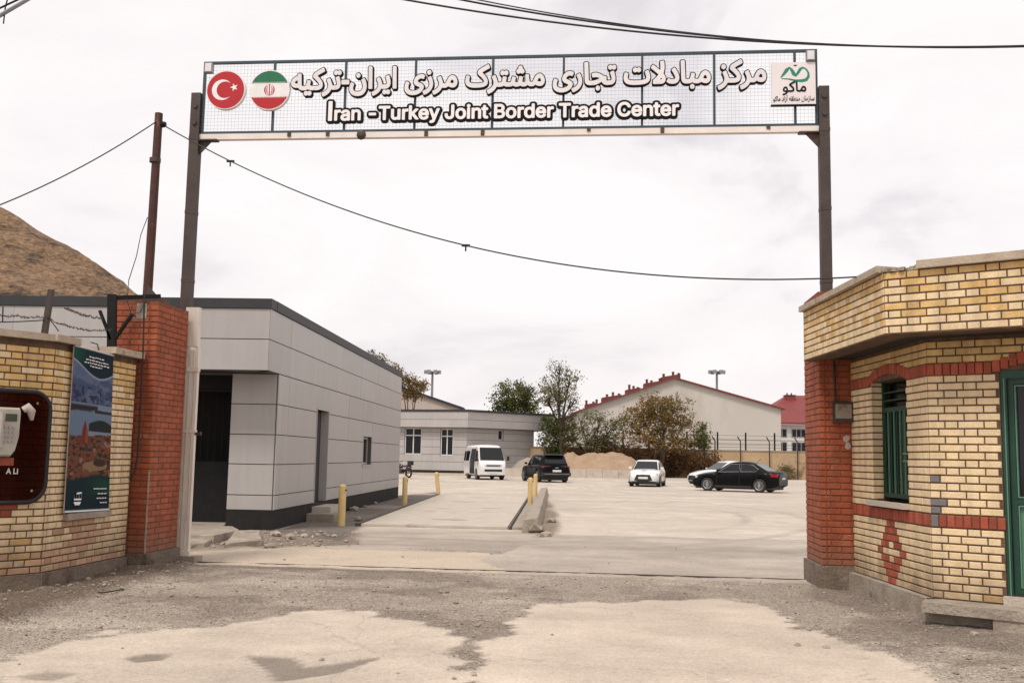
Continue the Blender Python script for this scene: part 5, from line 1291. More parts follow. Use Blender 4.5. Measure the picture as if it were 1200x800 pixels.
def barbed(label, a, b, s):
    pth = sag(a, b, s, 36); mb_ = MB()
    for k in range(1, len(pth) - 1): pth[k] += Vector((random.uniform(-.006, .006), random.uniform(-.006, .006), random.uniform(-.012, .012)))
    mb_.tube(pth, .0045, 5)
    for k in range(1, 36, 1):
        p = pth[k].lerp(pth[k + 1], .5)
        for q_ in range(2): 
            v = Vector((random.uniform(-1, 1), random.uniform(-1, 1), random.uniform(-1, 1))).normalized() * .022; mb_.tube([p - v, p + v], .003, 3)
    return tag(mb_.build('barbed_wire', 'brown_steel'), label, 'barbed wire', 'barbed wire strands')
barbed('upper barbed wire strand between the iron brackets on the yellow wall', D(-40, 363, 10.4), D(58, 372, 11.3), .02) 
barbed('lower barbed wire strand sagging between the iron brackets', D(57, 373, 11.3), D(131, 386, Yb - .05), .06)
barbed('short barbed wire strand reaching the forked bracket arm', D(75, 360, 11.8), D(120, 372, Yb - .05), .03)
cable('straight dark wire stretched along the yellow wall coping', sag(D(-30, 377, 10.7), D(52, 375, 11.3), .01), .007, 'wall_wire')
cable('short dark wire stub standing on the yellow wall coping', [D(3, 378, 10.75), D(3.5, 359, 10.75)], .007, 'wall_wire')
# ================================================================== YARD: weighbridge, bollards, steps, rubble
nlw, nrw, flw, frw = G(421, 616), G(597, 620), G(515, 580), G(620, 583)
wb = thing('weighbridge', 'concrete truck weighbridge deck with a side kerb, beside the grey building', 'weighbridge', nlw)
def wpt(a, v): return nlw.lerp(flw, v).lerp(nrw.lerp(frw, v), a)
for k in range(3):
    v0, v1 = k / 3 + .002, (k + 1) / 3 - .002
    MB().prism([wpt(.01, v0), wpt(.985, v0), wpt(.985, v1), wpt(.01, v1)], (0, 0, .045)).build('deck_slab', 'pale_concrete', wb)
MB().prism([wpt(.992, 0) + Z * .004, wpt(1.015, 0) + Z * .004, wpt(1.015, 1) + Z * .004, wpt(.992, 1) + Z * .004], (0, 0, .004)).build('slot', 'dark_recess', wb)
MB().prism([wpt(1.018, 0), wpt(1.12, 0), wpt(1.12, 1), wpt(1.018, 1)], (0, 0, .05)).build('edge_plate', 'old_concrete', wb)
MB().prism([wpt(-.03, 0), wpt(.004, 0), wpt(.004, 1), wpt(-.03, 1)], (0, 0, .06)).build('edge_angle', 'brown_steel', wb)
k0, k1 = G(621, 622), G(630, 581); a0_, a1_ = Vector((.24, 20.75, 0)), Vector((1.22, 42.5, 0))
kb = MB(); n = 26
for i in range(n):
    p = a0_.lerp(a1_, i / n); q_ = a0_.lerp(a1_, (i + 1) / n); h0 = .26 + .05 * vnoise(np.array(i * .7), np.array(1.0), 4); h1 = .26 + .05 * vnoise(np.array((i + 1) * .7), np.array(1.0), 4)
    kb.hexa([p - Z * .05, p + Vector((.40, 0, -.05)), q_ + Vector((.40, 0, -.05)), q_ - Z * .05, p + Vector((.07, 0, float(h0) * .85)), p + Vector((.33, 0, float(h0))), q_ + Vector((.33, 0, float(h1))), q_ + Vector((.07, 0, float(h1) * .85))])
kb.build('kerb', 'old_concrete', wb)
for (a_, v_, w_) in ((.55, .12, .5), (.75, .45, .35), (.42, .66, .45), (.5, .87, .5), (.35, .4, .25)):
    c_ = wpt(a_, v_) + Z * .046; pts = [c_ + Vector((w_ * math.cos(t_ * .628) * random.uniform(.7, 1.1), .35 * w_ * math.sin(t_ * .628) * random.uniform(.6, 1.1), 0)) for t_ in range(10)]
    MB().prism(pts, (0, 0, .002)).build('patch', 'old_concrete', wb)
BLG = 'yellow bollards by the weighbridge'
def bollard(label, x, y, lean=0.0, h=.86):
    r = thing('bollard', label, 'bollard', (x, y, 0), group=BLG); z0_ = -.03; tp_ = Vector((x + math.sin(lean) * h, y, h * math.cos(lean))); bs_ = Vector((x, y, z0_)); ax = (tp_ - bs_).normalized()
    MB().tube([bs_, tp_ - ax * .05], .078, 12).lathe(tp_ - ax * .05, ax, [(.078, 0), (.074, .02), (.055, .04), (.025, .052), (0, .055)], 12).build('tube', 'bollard_yellow', r, smooth=True)
    MB().lathe(bs_ + ax * (h - .13), ax, [(.0785, 0), (.081, .004), (.081, .03), (.0785, .034)], 12).build('band', 'brown_steel' if False else 'bollard_yellow', r)
    MB().lathe(tp_ - ax * .12 + Vector((.07, -.03, 0)), (.9, -.4, 0), [(.02, 0), (.02, .02), (0, .02)], 8).build('eye', 'brown_steel', r)
    return r
g_ = G(400, 615.5); bollard('yellow steel bollard in front of the concrete doorstep', g_.x, g_.y)
g_ = G(474, 592); bollard('yellow steel bollard near the far end of the grey building wall', g_.x, g_.y)
g_ = G(514, 579); bollard('yellow steel bollard leaning over beside the weighbridge deck', g_.x, g_.y, -.12)
bollard('yellow steel bollard midway along the kerb of the weighbridge', .66, 32.6); bollard('yellow steel bollard farther along the kerb, towards the parked cars', 1.00, 39.8)
st = thing('doorstep', 'two grey concrete steps below the side door of the grey building', 'steps', FS.p(4.0, 0, .3))
MB().fbox(FS, 3.25, 4.75, -.05, .30, -.003, .42).build('step', 'pale_concrete', st); MB().fbox(FS, 2.75, 3.6, -.05, .17, .0, .62).build('step', 'old_concrete', st)
def slab(label, pts, h, name='concrete_slab', mat='old_concrete', tilt=0.0):
    P_ = [G(x, y) for x, y in pts]; c_ = sum(P_, Vector()) / len(P_); mb_ = MB(); n = len(P_)
    top_ = []; 
    for i in range(n):
        for k in range(4):
            p = P_[i].lerp(P_[(i + 1) % n], k / 4); p = p + (c_ - p).normalized() * random.uniform(0, .06); top_.append(p)
    m_ = len(top_); lo = [p - (c_ - p).normalized() * random.uniform(0.0, .05) + Z * -.05 for p in top_]
    hi = [p + Z * (h + tilt * (p.y - c_.y) + random.uniform(-.012, .012)) for p in top_]; hi2 = [q.lerp(c_ + Z * q.z, .04) + Z * (.012 + q.z * 0) for q in hi]
    mb_.add(lo + hi + [Vector((q.x, q.y, h + .01 + tilt * (q.y - c_.y))) for q in hi2], [(i, (i + 1) % m_, m_ + (i + 1) % m_, m_ + i) for i in range(m_)] + [(m_ + i, m_ + (i + 1) % m_, 2 * m_ + (i + 1) % m_, 2 * m_ + i) for i in range(m_)] + [list(range(2 * m_, 3 * m_))])
    return tag(mb_.build(name, mat), label, 'slab', 'broken concrete slabs')
slab('broken concrete slab lying at the corner of the grey building', [(262, 642), (308, 638), (305, 630), (275, 630)], .10, tilt=.04)
slab('cracked concrete slab in front of the black steel door', [(216, 634), (250, 636), (282, 626), (270, 617), (222, 618)], .08, tilt=-.02)
slab('thin broken concrete slab beside the white gate edge', [(214, 641), (240, 641), (252, 634), (216, 633)], .05)
# loose stones (scattered geometry): bigger ones are single things
_b = bmesh.new(); bmesh.ops.create_icosphere(_b, subdivisions=1, radius=1); ICO_V = [v.co.copy() for v in _b.verts]; ICO_F = [tuple(v.index for v in f.verts) for f in _b.faces]; _b.free()
def stone_shape(mb_, c_, s, rnd, flat_=.6):
    R_ = Matrix.Rotation(rnd.uniform(0, 6.28), 3, 'Z') @ Matrix.Rotation(rnd.uniform(-.3, .3), 3, 'X'); ex = rnd.uniform(.7, 1.3)
    mb_.add([R_ @ Vector((v.x * ex, v.y, v.z * flat_)) * (s * rnd.uniform(.72, 1.12)) + c_ for v in ICO_V], ICO_F)
rnd = random.Random(5); gs = MB(); cnt = 0
while cnt < 5200:
    y = 4.0 + 16 * rnd.random() ** 1.6; x = rnd.uniform(-.62, .62) * y
    k = gravel_at(x, y)
    if rnd.random() > (k - .2) * .9 + .03: continue
    s = rnd.choice((.004, .006, .006, .008, .011, .016)) * (1.4 if rnd.random() < .08 else 1)
    gs.cur = rnd.choice((0, 0, 0, 1)); stone_shape(gs, Vector((x, y, gz(x, y) + s * .2)), s, rnd); cnt += 1
for _ in range(150):
    q_ = G(rnd.uniform(230, 420), rnd.uniform(622, 641)); s = rnd.choice((.015, .02, .03, .045, .06))
    gs.cur = rnd.choice((0, 1)); stone_shape(gs, Vector((q_.x, q_.y, gz(q_.x, q_.y) + s * .2)), s, rnd)
for _ in range(120):
    q_ = G(rnd.uniform(-20, 215), 0, 0) if False else G(rnd.uniform(0, 215), rnd.uniform(662, 700)); s = rnd.choice((.01, .015, .02, .03))
    gs.cur = rnd.choice((0, 1)); stone_shape(gs, Vector((q_.x, q_.y, gz(q_.x, q_.y) + s * .2)), s, rnd)
for _ in range(260):
    y = 5.0 + 13 * rnd.random() ** 1.3; x = rnd.uniform(-.58, .58) * y
    if gravel_at(x, y) < .5 and rnd.random() < .8: continue
    s = rnd.uniform(.014, .034); gs.cur = rnd.choice((0, 1)); stone_shape(gs, Vector((x, y, gz(x, y) + s * .2)), s, rnd)
o = stuff(gs.build('gravel', ['rubble', 'old_concrete'])); o['label'] = 'loose gravel scattered over the ground at the gateway'; o['category'] = 'gravel'
STG = 'loose stones lying about'
for (px, py, s, lab) in ((415, 598, .16, 'pale stone against the foot of the grey building, the larger one'), (428, 594, .09, 'small pale stone against the foot of the grey building'), (440, 590, .10, 'small white stone near the bollard at the far end of the grey wall'),
                         (420, 610, .13, 'rough stone beside the bollard at the concrete doorstep'), (318, 640, .12, 'stone fragment in the rubble at the building corner'), (340, 632, .13, 'white broken lump in the rubble by the dark plinth'),
                         (356, 630, .09, 'small white chip in the rubble by the dark plinth'), (325, 628, .10, 'grey lump touching the dark plinth corner'), (628, 624, .22, 'rough concrete lump at the end of the kerb'), (640, 628, .14, 'stone lying beside the end of the kerb'),
                         (646, 612, .15, 'dirt covered stone beside the kerb'), (920, 706, .035, 'small stone on the gravel before the pillar with the meter box'), (118, 662, .06, 'stone at the foot of the yellow brick wall'), (1142, 742, .05, 'stone beside the gatehouse platform')):
    p = G(px, py); mb_ = MB(); stone_shape(mb_, Vector((p.x, p.y, gz(p.x, p.y) + s * .28)), s, rnd, .55); tag(mb_.build('stone', 'rubble'), lab, 'stone', STG)
sk = MB().tube([G(105, 692, .01), G(120, 694, .03), G(145, 690, .012)], .008, 5); tag(sk.build('stick', 'bark'), 'dark stick lying on the gravel by the banner wall', 'stick')

# ================================================================== VEHICLES
def loft(stations):
    """stations: list of rows of (x, y, z) for the left half from bottom to centre; mirrored"""
    mb_ = MB(); n = len(stations[0]); vs = []
    for row in stations: vs += list(row) + [(x, -y, z) for (x, y, z) in row[::-1]]
    w_ = 2 * n; fs = [(i * w_ + k, i * w_ + k + 1, (i + 1) * w_ + k + 1, (i + 1) * w_ + k) for i in range(len(stations) - 1) for k in range(w_ - 1)]
    fs += [list(range(w_)), list(range((len(stations) - 1) * w_, len(stations) * w_))[::-1]]
    return mb_.add(vs, fs)
def quadp(mb_, pts, th=.012):
    P_ = [Vector(p) for p in pts]; n = (P_[1] - P_[0]).cross(P_[2] - P_[0]).normalized(); c_ = sum(P_, Vector()) / len(P_)
    if n.dot(c_ - Vector((c_.x * .5, 0, .6))) < 0: n = -n
    return mb_.prism([p + n * th for p in P_], -n * (th + .03))
def wheel(root, x, y, r, w, spokes=8, rimmat='alloy'):
    sgn = 1 if y > 0 else -1
    t = MB().lathe((x, y - sgn * w / 2, r), (0, sgn, 0), [(.0, 0), (r * .62, 0), (r * .93, .0), (r, .03), (r, w - .03), (r * .93, w), (r * .68, w), (r * .64, w - .02), (0, w - .03)], 24).build('wheel', 'tyre', root, smooth=True, local=True)
    rm = MB(); rm.lathe((x, y + sgn * (w / 2 - .015), r), (0, sgn, 0), [(r * .58, 0), (r * .66, .012), (r * .66, 0)], 24)
    rm.lathe((x, y + sgn * (w / 2 - .02), r), (0, sgn, 0), [(r * .16, 0), (r * .15, .02), (0, .024)], 12)
    for k in range(spokes):
        a = 2 * math.pi * k / spokes; c_ = Vector((x, y + sgn * (w / 2 - .008), r)); rm.bar(c_ + Vector((math.cos(a) * r * .12, 0, math.sin(a) * r * .12)), c_ + Vector((math.cos(a) * r * .6, 0, math.sin(a) * r * .6)), r * .13, .02)
    rm.build('rim', rimmat, t, local=True); return t
def car(name, label, cat, loc, heading, s, paint, group=None):
    """x forward, y left. s: dict of the car's dimensions"""
    r = thing(name, label, cat, loc, heading, group)
    Ln, Wd, wr = s['L'], s['W'] / 2, s['wr']; xf, xr = s['axf'], s['axr']; h2 = Ln / 2
    top_x, top_z = s['top']; bx, bz = s['belt']; wx, ww = s['plan']; lx, lz = s['low']
    xs_ = sorted(set([round(v, 3) for v in list(np.linspace(-h2, h2, 58)) + [xf + d for d in (-wr * 1.14, wr * 1.14)] + [xr + d for d in (-wr * 1.14, wr * 1.14)] + list(top_x)]))
    rows_ = []
    for x in xs_:
        w_ = Wd * np.interp(x, wx, ww); zb = np.interp(x, bx, bz); zt = max(np.interp(x, top_x, top_z), zb + .01); zl = np.interp(x, lx, lz)
        for ax in (xf, xr):
            dx_ = abs(x - ax); ra = wr * 1.13
            if dx_ < ra: zl = max(zl, wr + math.sqrt(ra * ra - dx_ * dx_))
        zl = min(zl, zb - .08); hgt = zb - zl
        rows_.append([(x, w_ * .90, zl), (x, w_ * .975, zl + hgt * .06), (x, w_ * 1.0, zl + hgt * .42), (x, w_ * .985, zl + hgt * .72), (x, w_ * .95, zl + hgt * .93), (x, w_ * .90, zb), (x, w_ * .55, zb + (zt - zb) * .8), (x, 0, zt)])
    loft(rows_).build('body', paint, r, smooth=True, angle=38, local=True)
    ub = MB().box((-h2 + .25, -Wd * .86, .13), (h2 - .25, Wd * .86, .62)); ub.build('underbody', 'plastic_black', r, local=True)
    # cabin
    xa, xb, xc, xd = s['cab']; zr_ = s['roof']; wb_, wrf = Wd * s.get('cw', .89), Wd * s.get('rw', .70); cb = lambda x: float(np.interp(x, bx, bz)) - .01
    prof = [(xa, cb(xa) + .015, wb_ * .93, 0), (xb, zr_ - .05, wrf, 1), (xb - .22, zr_ - .012, wrf * 1.02, 1), ((xb + xc) / 2, zr_, wrf * 1.03, 1), (xc + .2, zr_ - .02, wrf * 1.0, 1), (xc, zr_ - .06, wrf * .97, 1), (xd, cb(xd) + .02, wb_ * .90, 0)]
    st_ = []
    for pi_, (x, z, w_, k) in enumerate(prof):
        base = wb_ if k else w_
        st_.append([(x, base, cb(x)), (x, w_ * 1.0 + (base - w_) * (0 if k else .0), z - .03 if k else z), (x, w_ * .88, z + .012 if k else z + .006), (x, 0, z + (.035 if 0 < pi_ and abs(x - xb) > .1 and abs(x - xc) > .1 else .012) if k else z + .012)])
    loft(st_).build('cabin', paint, r, smooth=True, angle=30, local=True)
    gm = s.get('glass', 'glass_dark')
    def lerp3(a, b, t): return tuple(a[i] + (b[i] - a[i]) * t for i in range(3))
    A0, A1 = (xa, wb_ * .93, cb(xa) + .03), (xb, wrf * .93, zr_ - .055)
    B0, B1 = lerp3(A0, A1, .06), lerp3(A0, A1, .93)
    quadp(MB(), [(B0[0], B0[1] * .95, B0[2]), (B0[0], -B0[1] * .95, B0[2]), (B1[0], -B1[1] * .96, B1[2]), (B1[0], B1[1] * .96, B1[2])], .022).build('windshield', gm, r, local=True)
    A0, A1 = (xd, wb_ * .88, cb(xd) + .035), (xc, wrf * .9, zr_ - .065); B0, B1 = lerp3(A0, A1, s.get('rg0', .1)), lerp3(A0, A1, .92)
    quadp(MB(), [(B0[0], B0[1] * .95, B0[2]), (B0[0], -B0[1] * .95, B0[2]), (B1[0], -B1[1] * .95, B1[2]), (B1[0], B1[1] * .95, B1[2])], .022).build('rear_window', gm, r, local=True)
    # side windows on the plane between belt and roof rail
    def sp(x, t, sgn):
        z0_, z1_ = cb(x) + .0, zr_ - .045; return Vector((x, sgn * (wb_ + (wrf * 1.02 - wb_) * t), z0_ + (z1_ - z0_) * t))
    for sgn in (1, -1):
        for poly in s['sidewin']:
            P_ = [sp(x, t, sgn) for x, t in poly]; nrm = Vector((0, sgn, .35)).normalized()
            MB().prism([p + nrm * .016 for p in P_], -nrm * .05).build('side_window', gm, r, local=True)
            if s.get('chrome_trim'):
                q_ = [p + nrm * .017 for p in P_]; MB().tube(q_ + [q_[0]], .011, 4, cap=False).build('window_trim', 'chrome', r, local=True)
        xm = xa - .28; m0 = sp(xm, .12, sgn)
        MB().prism([m0 + Vector((.08, sgn * .05, 0)), m0 + Vector((.05, sgn * .22, .0)), m0 + Vector((.05, sgn * .22, .12)), m0 + Vector((.08, sgn * .05, .12))], (-.09, 0, 0)).build('mirror', s.get('mirror', paint), r, local=True)
        for xd_ in s['doors']:
            zl_, zh_ = .34, cb(xd_) - .06
            MB().box((xd_ - .007, sgn * Wd * .90 if sgn > 0 else -Wd * 1.004, zl_), (xd_ + .007, sgn * Wd * 1.004 if sgn > 0 else -Wd * .90, zh_ * .9)).build('door_gap', 'plastic_black', r, local=True)
            MB().box((xd_ + .06, min(sgn * Wd * .96, sgn * Wd * 1.015), zh_ * .86), (xd_ + .24, max(sgn * Wd * .96, sgn * Wd * 1.015), zh_ * .86 + .03)).build('door_handle', s.get('handle', paint), r, local=True)
        MB().box((xr + wr * 1.2, min(sgn * Wd * .9, sgn * Wd * .985), .2), (xf - wr * 1.2, max(sgn * Wd * .9, sgn * Wd * .985), .30)).build('sill', 'plastic_black', r, local=True)
        for ax in (xf, xr): wheel(r, ax, sgn * (Wd - .115), wr, .21, s.get('spokes', 8))
    return r, Wd, h2
def patch(root, name, mat, pts, th=.02, d=(1, 0, 0), sym=True):
    for sgn in ((1, -1) if sym else (1,)):
        MB().prism([(p[0] + d[0] * th * .2, p[1] * sgn, p[2]) for p in pts], Vector(d) * -th * 3).build(name, mat, root, local=True)
VG = 'vehicles parked in the yard'
sedan = dict(L=4.5, W=1.74, wr=.315, axf=1.34, axr=-1.32, roof=1.45,
             top=([-2.25, -2.2, -1.6, -1.2, 0, .7, 1.0, 1.6, 2.05, 2.22, 2.25], [.93, 1.02, 1.06, 1.02, .96, .97, .985, .92, .80, .70, .6]),
             belt=([-2.25, -1.9, -1.3, 0, .9, 1.5, 2.0, 2.25], [.84, .95, .965, .93, .90, .84, .73, .58]),
             plan=([-2.25, -2.15, -1.8, -1, 0, 1.2, 1.8, 2.1, 2.25], [.76, .88, .96, 1, 1, .985, .94, .84, .66]),
             low=([-2.25, -2.0, -1.6, 1.6, 2.05, 2.25], [.34, .24, .20, .20, .22, .30]), cab=(1.02, .18, -.98, -1.72),
             sidewin=[[(.78, .08), (.16, .84), (-.30, .88), (-.30, .08)], [(-.37, .08), (-.37, .88), (-.95, .80), (-1.28, .30), (-1.22, .08)]], doors=(-.33, -1.18, .83))
# white saloon facing the gate
p = G(757, 570); r, Wd, h2 = car('parked_car', 'white saloon car with a black grille facing the gateway', 'car', (p.x + .35, p.y + 1.9, 0), math.radians(-90 - 14), dict(sedan, mirror='car_white', glass='glass_dark'), 'car_white', VG)
MB().prism([(2.26, -.36, .66), (2.26, .36, .66), (2.28, .50, .36), (2.28, .3, .30), (2.28, -.3, .30), (2.28, -.50, .36)], (-.2, 0, 0)).build('grille', 'plastic_black', r, local=True)
MB().box((2.2, -.26, .43), (2.30, .26, .54)).build('number_plate', 'plate', r, local=True)
patch(r, 'headlight', 'lamp_clear', [(2.10, .46, .70), (2.0, .76, .735), (1.98, .76, .63), (2.12, .46, .60)], .06)
MB().box((1.9, -.84, .2), (2.27, .84, .27)).build('bumper_lip', 'plastic_black', r, local=True)
# black saloon, side on
hd = math.radians(180 - 33)
p = G(868, 576.0); r, Wd, h2 = car('parked_car', 'black saloon car with alloy wheels parked side on, nose towards the building', 'car', (p.x + .08, p.y + .7, 0), hd, dict(sedan, mirror='car_black', chrome_trim=True, spokes=10, wr=.325, glass='glass_dark'), 'car_black', VG)
patch(r, 'tail_light', 'lamp_red', [(-2.235, .46, .90), (-2.17, .80, .90), (-2.17, .80, .74), (-2.24, .46, .76)], .03, (-1, 0, 0))
for sgn in (1, -1): MB().box((-2.16, min(sgn * .76, sgn * .845), .75), (-1.9, max(sgn * .76, sgn * .845), .89)).build('tail_light', 'lamp_red', r, local=True)
patch(r, 'headlight', 'lamp_clear', [(2.10, .46, .70), (2.0, .76, .735), (1.98, .76, .63), (2.12, .46, .60)], .06)
MB().box((-2.275, -.2, .64), (-2.2, .2, .72)).build('number_plate', 'plate', r, local=True)
MB().tube([(-.95, 0, 1.47), (-1.15, 0, 1.62)], .012, 5).build('aerial', 'plastic_black', r, local=True)
# white car behind it
p = G(846, 570); r, Wd, h2 = car('parked_car', 'white saloon car half hidden behind the black saloon', 'car', (p.x + .35, p.y + .5, 0), math.radians(180 + 20), dict(sedan, roof=1.46, glass='glass_dark', mirror='car_white'), 'car_white', VG)
patch(r, 'headlight', 'lamp_clear', [(2.10, .46, .70), (2.0, .76, .735), (1.98, .76, .63), (2.12, .46, .60)], .06)
MB().prism([(2.26, -.4, .62), (2.26, .4, .62), (2.28, .46, .36), (2.28, -.46, .36)], (-.15, 0, 0)).build('grille', 'plastic_black', r, local=True)
# black sport utility car seen from behind
suv = dict(L=4.6, W=1.90, wr=.37, axf=1.40, axr=-1.36, roof=1.67, cw=.90, rw=.74,
           top=([-2.3, -2.2, -1.9, -1.2, 0, .9, 1.3, 1.9, 2.2, 2.3], [.95, 1.03, 1.05, 1.06, 1.05, 1.06, 1.08, 1.0, .88, .7]),
           belt=([-2.3, -2.1, -1.3, 0, .9, 1.5, 2.0, 2.3], [.92, 1.0, 1.05, 1.02, 1.0, .96, .86, .66]),
           plan=([-2.3, -2.2, -1.8, -1, 0, 1.2, 1.8, 2.1, 2.3], [.84, .93, .98, 1, 1, .985, .94, .85, .66]),
           low=([-2.3, -2.05, -1.6, 1.6, 2.05, 2.3], [.40, .30, .25, .25, .28, .36]), cab=(1.05, .30, -1.72, -2.16), rg0=.22,
           sidewin=[[(.80, .08), (.28, .84), (-.25, .88), (-.25, .08)], [(-.33, .08), (-.33, .88), (-1.0, .85), (-1.0, .12)], [(-1.08, .14), (-1.08, .85), (-1.55, .78), (-1.75, .3)]], doors=(-.29, -1.08, .85), mirror='car_navy')
p = G(645, 565); r, Wd, h2 = car('parked_car', 'black sport utility car parked with its tail to the gateway', 'car', (p.x - .30, p.y + 2.0, 0), math.radians(90 + 17), suv, 'car_navy', VG)
patch(r, 'tail_light', 'lamp_red', [(-2.27, .42, .98), (-2.2, .86, .99), (-2.2, .86, .88), (-2.28, .42, .92)], .03, (-1, 0, 0))
MB().box((-2.34, -.9, .40), (-2.1, .9, .60)).build('rear_bumper', 'plastic_black', r, local=True); MB().box((-2.355, -.8, .50), (-2.3, .8, .53)).build('bumper_trim', 'chrome', r, local=True)
MB().box((-2.36, -.27, .64), (-2.2, .27, .76)).build('number_plate', 'plate', r, local=True); MB().box((-2.31, -.1, .86), (-2.2, .1, .92)).build('badge', 'chrome', r, local=True)
MB().prism([(-1.66, -.62, 1.66), (-1.66, .62, 1.66), (-1.98, .58, 1.62), (-1.98, -.58, 1.62)], (0, 0, .04)).build('spoiler', 'car_navy', r, local=True)
# white minibus
p = G(571, 562); van_loc = (p.x - .25, p.y + 2.3, 0)
r = thing('minibus', 'white high roofed minibus with its side door open, facing the gateway', 'minibus', van_loc, math.radians(-90 + 15), VG)
Lh, Wv = 2.42, .94; rows_ = []
vt = ([-2.42, -2.36, -2.2, .9, 1.25, 1.42, 2.05, 2.22, 2.36, 2.42], [2.0, 2.18, 2.26, 2.28, 2.24, 2.16, 1.30, 1.13, 1.0, .8])
wrv = .34
for x in sorted(set([round(v, 3) for v in list(np.linspace(-Lh, Lh, 60)) + vt[0]])):
    zt = np.interp(x, *vt); w_ = Wv * np.interp(x, [-2.42, -2.2, -1.5, 1.5, 2.1, 2.42], [.92, .98, 1, 1, .97, .86]); zl = np.interp(x, [-2.42, -2.1, 2.1, 2.42], [.36, .27, .27, .32])
    for ax in (1.45, -1.12):
        if abs(x - ax) < wrv * 1.13: zl = max(zl, wrv + math.sqrt((wrv * 1.13) ** 2 - (x - ax) ** 2))
    zs_ = [zl, zl + .05, .75, 1.1]; zb = min(1.12, zt - .12); zs_ = [min(z, zb - .05 + .01 * i) for i, z in enumerate(zs_)]
    up = zt - zb
    rows_.append([(x, w_ * .93, zs_[0]), (x, w_ * .985, zs_[1]), (x, w_, zs_[2]), (x, w_ * .99, max(zs_[3], zs_[2] + .005)), (x, w_ * .985, zb + .02), (x, w_ * (.985 - .10 * min(1, up / .9)), zb + up * .62), (x, w_ * (.95 - .14 * min(1, up)), zb + up * .86), (x, w_ * (.80 - .14 * min(1, up)), zb + up * .965), (x, 0, zt)])
loft(rows_).build('body', 'car_white', r, smooth=True, angle=34, local=True)
MB().box((-2.2, -.82, .2), (2.2, .82, .7)).build('underbody', 'plastic_black', r, local=True)
quadp(MB(), [(2.10, .80, 1.26), (2.10, -.80, 1.26), (1.47, -.72, 2.06), (1.47, .72, 2.06)], .03).build('windshield', 'glass_dark', r, local=True)
for sgn in (1, -1):
    def vs_(x, z): return Vector((x, sgn * (Wv * (.99 - .115 * max(0, (z - 1.15) / .75))), z))
    nr = Vector((0, sgn, .1)).normalized()
    MB().prism([vs_(q_[0], q_[1]) + nr * .014 for q_ in ((1.9, 1.2), (1.42, 1.86), (1.12, 1.88), (1.12, 1.18))], -nr * .05).build('side_window', 'glass_dark', r, local=True)
    if sgn == 1:
        for (xa, xb) in ((.95, -.25), (-.35, -1.3), (-1.4, -2.2)): MB().prism([vs_(xa, 1.2) + nr * .014, vs_(xa, 1.84) + nr * .014, vs_(xb, 1.84) + nr * .014, vs_(xb, 1.2) + nr * .014], -nr * .05).build('side_window', 'glass_dark', r, local=True)
    else:
        op = MB().prism([vs_(1.0, .36) + nr * .03, vs_(1.0, 1.15) + nr * .03, vs_(-.16, 1.15) + nr * .03, vs_(-.16, .36) + nr * .03], -nr * .06).prism([vs_(1.0, 1.15) + nr * .03, vs_(1.0, 1.98) + nr * .045, vs_(-.16, 1.98) + nr * .045, vs_(-.16, 1.15) + nr * .03], -nr * .06).build('dark_doorway_panel', 'dark_recess', r, local=True)  # near-black panel over the body side; its colour stands for the shaded interior
        for xx in (.15, .55): MB().box((xx - .2, -Wv - .04, .72), (xx + .14, -Wv + .1, 1.3)).build('seat', 'seat_cloth', op, local=True)
        dr_ = MB().prism([vs_(-.2, .36) + nr * .085, vs_(-.2, 1.15) + nr * .085, vs_(-1.36, 1.15) + nr * .085, vs_(-1.36, .36) + nr * .085], -nr * .045).prism([vs_(-.2, 1.151) + nr * .085, vs_(-.2, 1.96) + nr * .085, vs_(-1.36, 1.96) + nr * .085, vs_(-1.36, 1.151) + nr * .085], -nr * .045).build('sliding_door', 'car_white', r, local=True)
        MB().prism([vs_(-.3, 1.2) + nr * .092, vs_(-.3, 1.84) + nr * .092, vs_(-1.26, 1.84) + nr * .092, vs_(-1.26, 1.2) + nr * .092], -nr * .02).build('side_window', 'glass_dark', dr_, local=True)
        MB().prism([vs_(-1.45, 1.2) + nr * .014, vs_(-1.45, 1.84) + nr * .014, vs_(-2.2, 1.84) + nr * .014, vs_(-2.2, 1.2) + nr * .014], -nr * .05).build('side_window', 'glass_dark', r, local=True)
    MB().tube([(1.98, sgn * .9, 1.22), (2.06, sgn * 1.08, 1.3)], .02, 6).box((2.0, sgn * 1.05 - .06, 1.24), (2.1, sgn * 1.05 + .1, 1.52)).build('mirror', 'plastic_black', r, local=True)
    for ax in (1.45, -1.12): wheel(r, ax, sgn * (Wv - .13), wrv, .21, 6)
    MB().prism([(2.395, sgn * .48, .98), (2.31, sgn * .80, 1.04), (2.31, sgn * .80, .86), (2.42, sgn * .48, .86)], (-.12, 0, 0)).build('headlight', 'lamp_clear', r, local=True)
    MB().prism([(2.40, sgn * .66, .58), (2.36, sgn * .80, .58), (2.36, sgn * .80, .46), (2.40, sgn * .66, .46)], (-.1, 0, 0)).build('fog_lamp', 'plastic_black', r, local=True)
MB().box((2.2, -.46, .86), (2.425, .46, .90)).box((2.2, -.46, .96), (2.40, .46, .985)).build('grille', 'plastic_black', r, local=True); MB().box((2.2, -.45, .905), (2.42, .45, .93)).build('grille_bar', 'chrome', r, local=True)
MB().box((2.2, -.58, .54), (2.44, .58, .68)).build('bumper_intake', 'plastic_black', r, local=True); MB().box((2.2, -.26, .42), (2.445, .26, .52)).build('number_plate', 'plate', r, local=True)
MB().box((2.1, -.76, .285), (2.40, .76, .36)).build('bumper_lip', 'plastic_black', r, local=True)
MB().tube([(2.06, .1, 1.31), (1.95, .55, 1.42)], .012, 5).tube([(2.06, -.5, 1.31), (1.95, -.05, 1.42)], .012, 5).build('wiper', 'plastic_black', r, local=True)
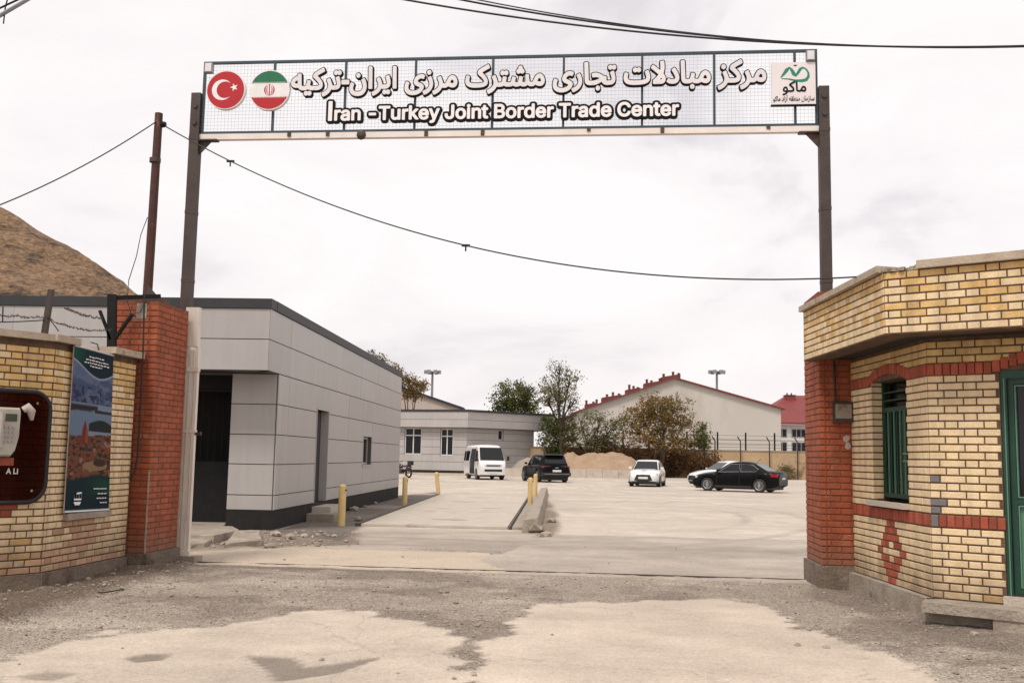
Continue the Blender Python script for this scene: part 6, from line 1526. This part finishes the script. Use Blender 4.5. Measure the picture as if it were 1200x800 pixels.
# motorcycle by the far corner of the near building
p = G(470, 559.5)
r = thing('motorcycle', 'dark red and black motorcycle parked past the end of the grey building', 'motorcycle', (p.x + .05, p.y, 0), math.radians(140), VG)
for x in (.62, -.62):
    t = MB().lathe((x, -.06, .31), (0, 1, 0), [(.2, .02), (.26, .0), (.31, .03), (.31, .09), (.26, .12), (.2, .1)], 20).build('wheel', 'tyre', r, smooth=True, local=True)
    rm = MB()
    for k in range(8): a = k * .785; rm.tube([(x, 0, .31), (x + .22 * math.cos(a), 0, .31 + .22 * math.sin(a))], .008, 4)
    rm.lathe((x, -.05, .31), (0, 1, 0), [(0, 0), (.05, 0), (.05, .1), (0, .1)], 10); rm.build('rim', 'alloy', t, local=True)
MB().tube([(.62, .07, .31), (.38, .07, .98)], .025, 6).tube([(.62, -.07, .31), (.38, -.07, .98)], .025, 6).build('fork', 'chrome', r, local=True)
MB().tube([(.38, 0, .9), (.1, 0, .45), (-.25, 0, .42), (-.62, 0, .33)], .04, 6).tube([(-.2, 0, .45), (-.5, 0, .72)], .03, 6).build('frame', 'black_steel', r, local=True)
loft([[(x, w_ * .5, .62), (x, w_, .74), (x, w_ * .7, .86), (x, 0, zt)] for x, w_, zt in ((-.02, .08, .84), (.1, .15, .93), (.28, .15, .95), (.4, .06, .88))]).build('fuel_tank', 'moto_red', r, smooth=True, angle=60, local=True)
loft([[(x, w_ * .8, .70), (x, w_, .76), (x, w_ * .7, zt), (x, 0, zt + .01)] for x, w_, zt in ((-.78, .08, .86), (-.6, .14, .86), (-.3, .15, .82), (.02, .1, .82))]).build('seat', 'seat_cloth', r, smooth=True, angle=60, local=True)
MB().box((-.05, -.16, .28), (.28, .16, .58)).build('engine', 'brown_steel', r, local=True)
MB().tube([(.36, .36, 1.08), (.4, .15, 1.02), (.4, -.15, 1.02), (.36, -.36, 1.08)], .016, 6).build('handlebar', 'black_steel', r, local=True)
MB().lathe((.46, 0, .93), (1, 0, 0), [(0, -.08), (.08, -.06), (.095, .02), (0, .05)], 12).build('headlight', 'lamp_clear', r, local=True)
MB().box((-.92, -.14, .84), (-.62, .14, 1.12)).build('top_box', 'plastic_black', r, local=True); MB().box((-.86, -.06, .66), (-.78, .06, .74)).build('tail_light', 'lamp_red', r, local=True)
loft([[(x, .07, z - .01), (x, .08, z), (x, .05, z + .02), (x, 0, z + .025)] for x, z in ((-.95, .5), (-.85, .6), (-.62, .66), (-.4, .6))]).build('mudguard', 'moto_red', r, smooth=True, local=True)
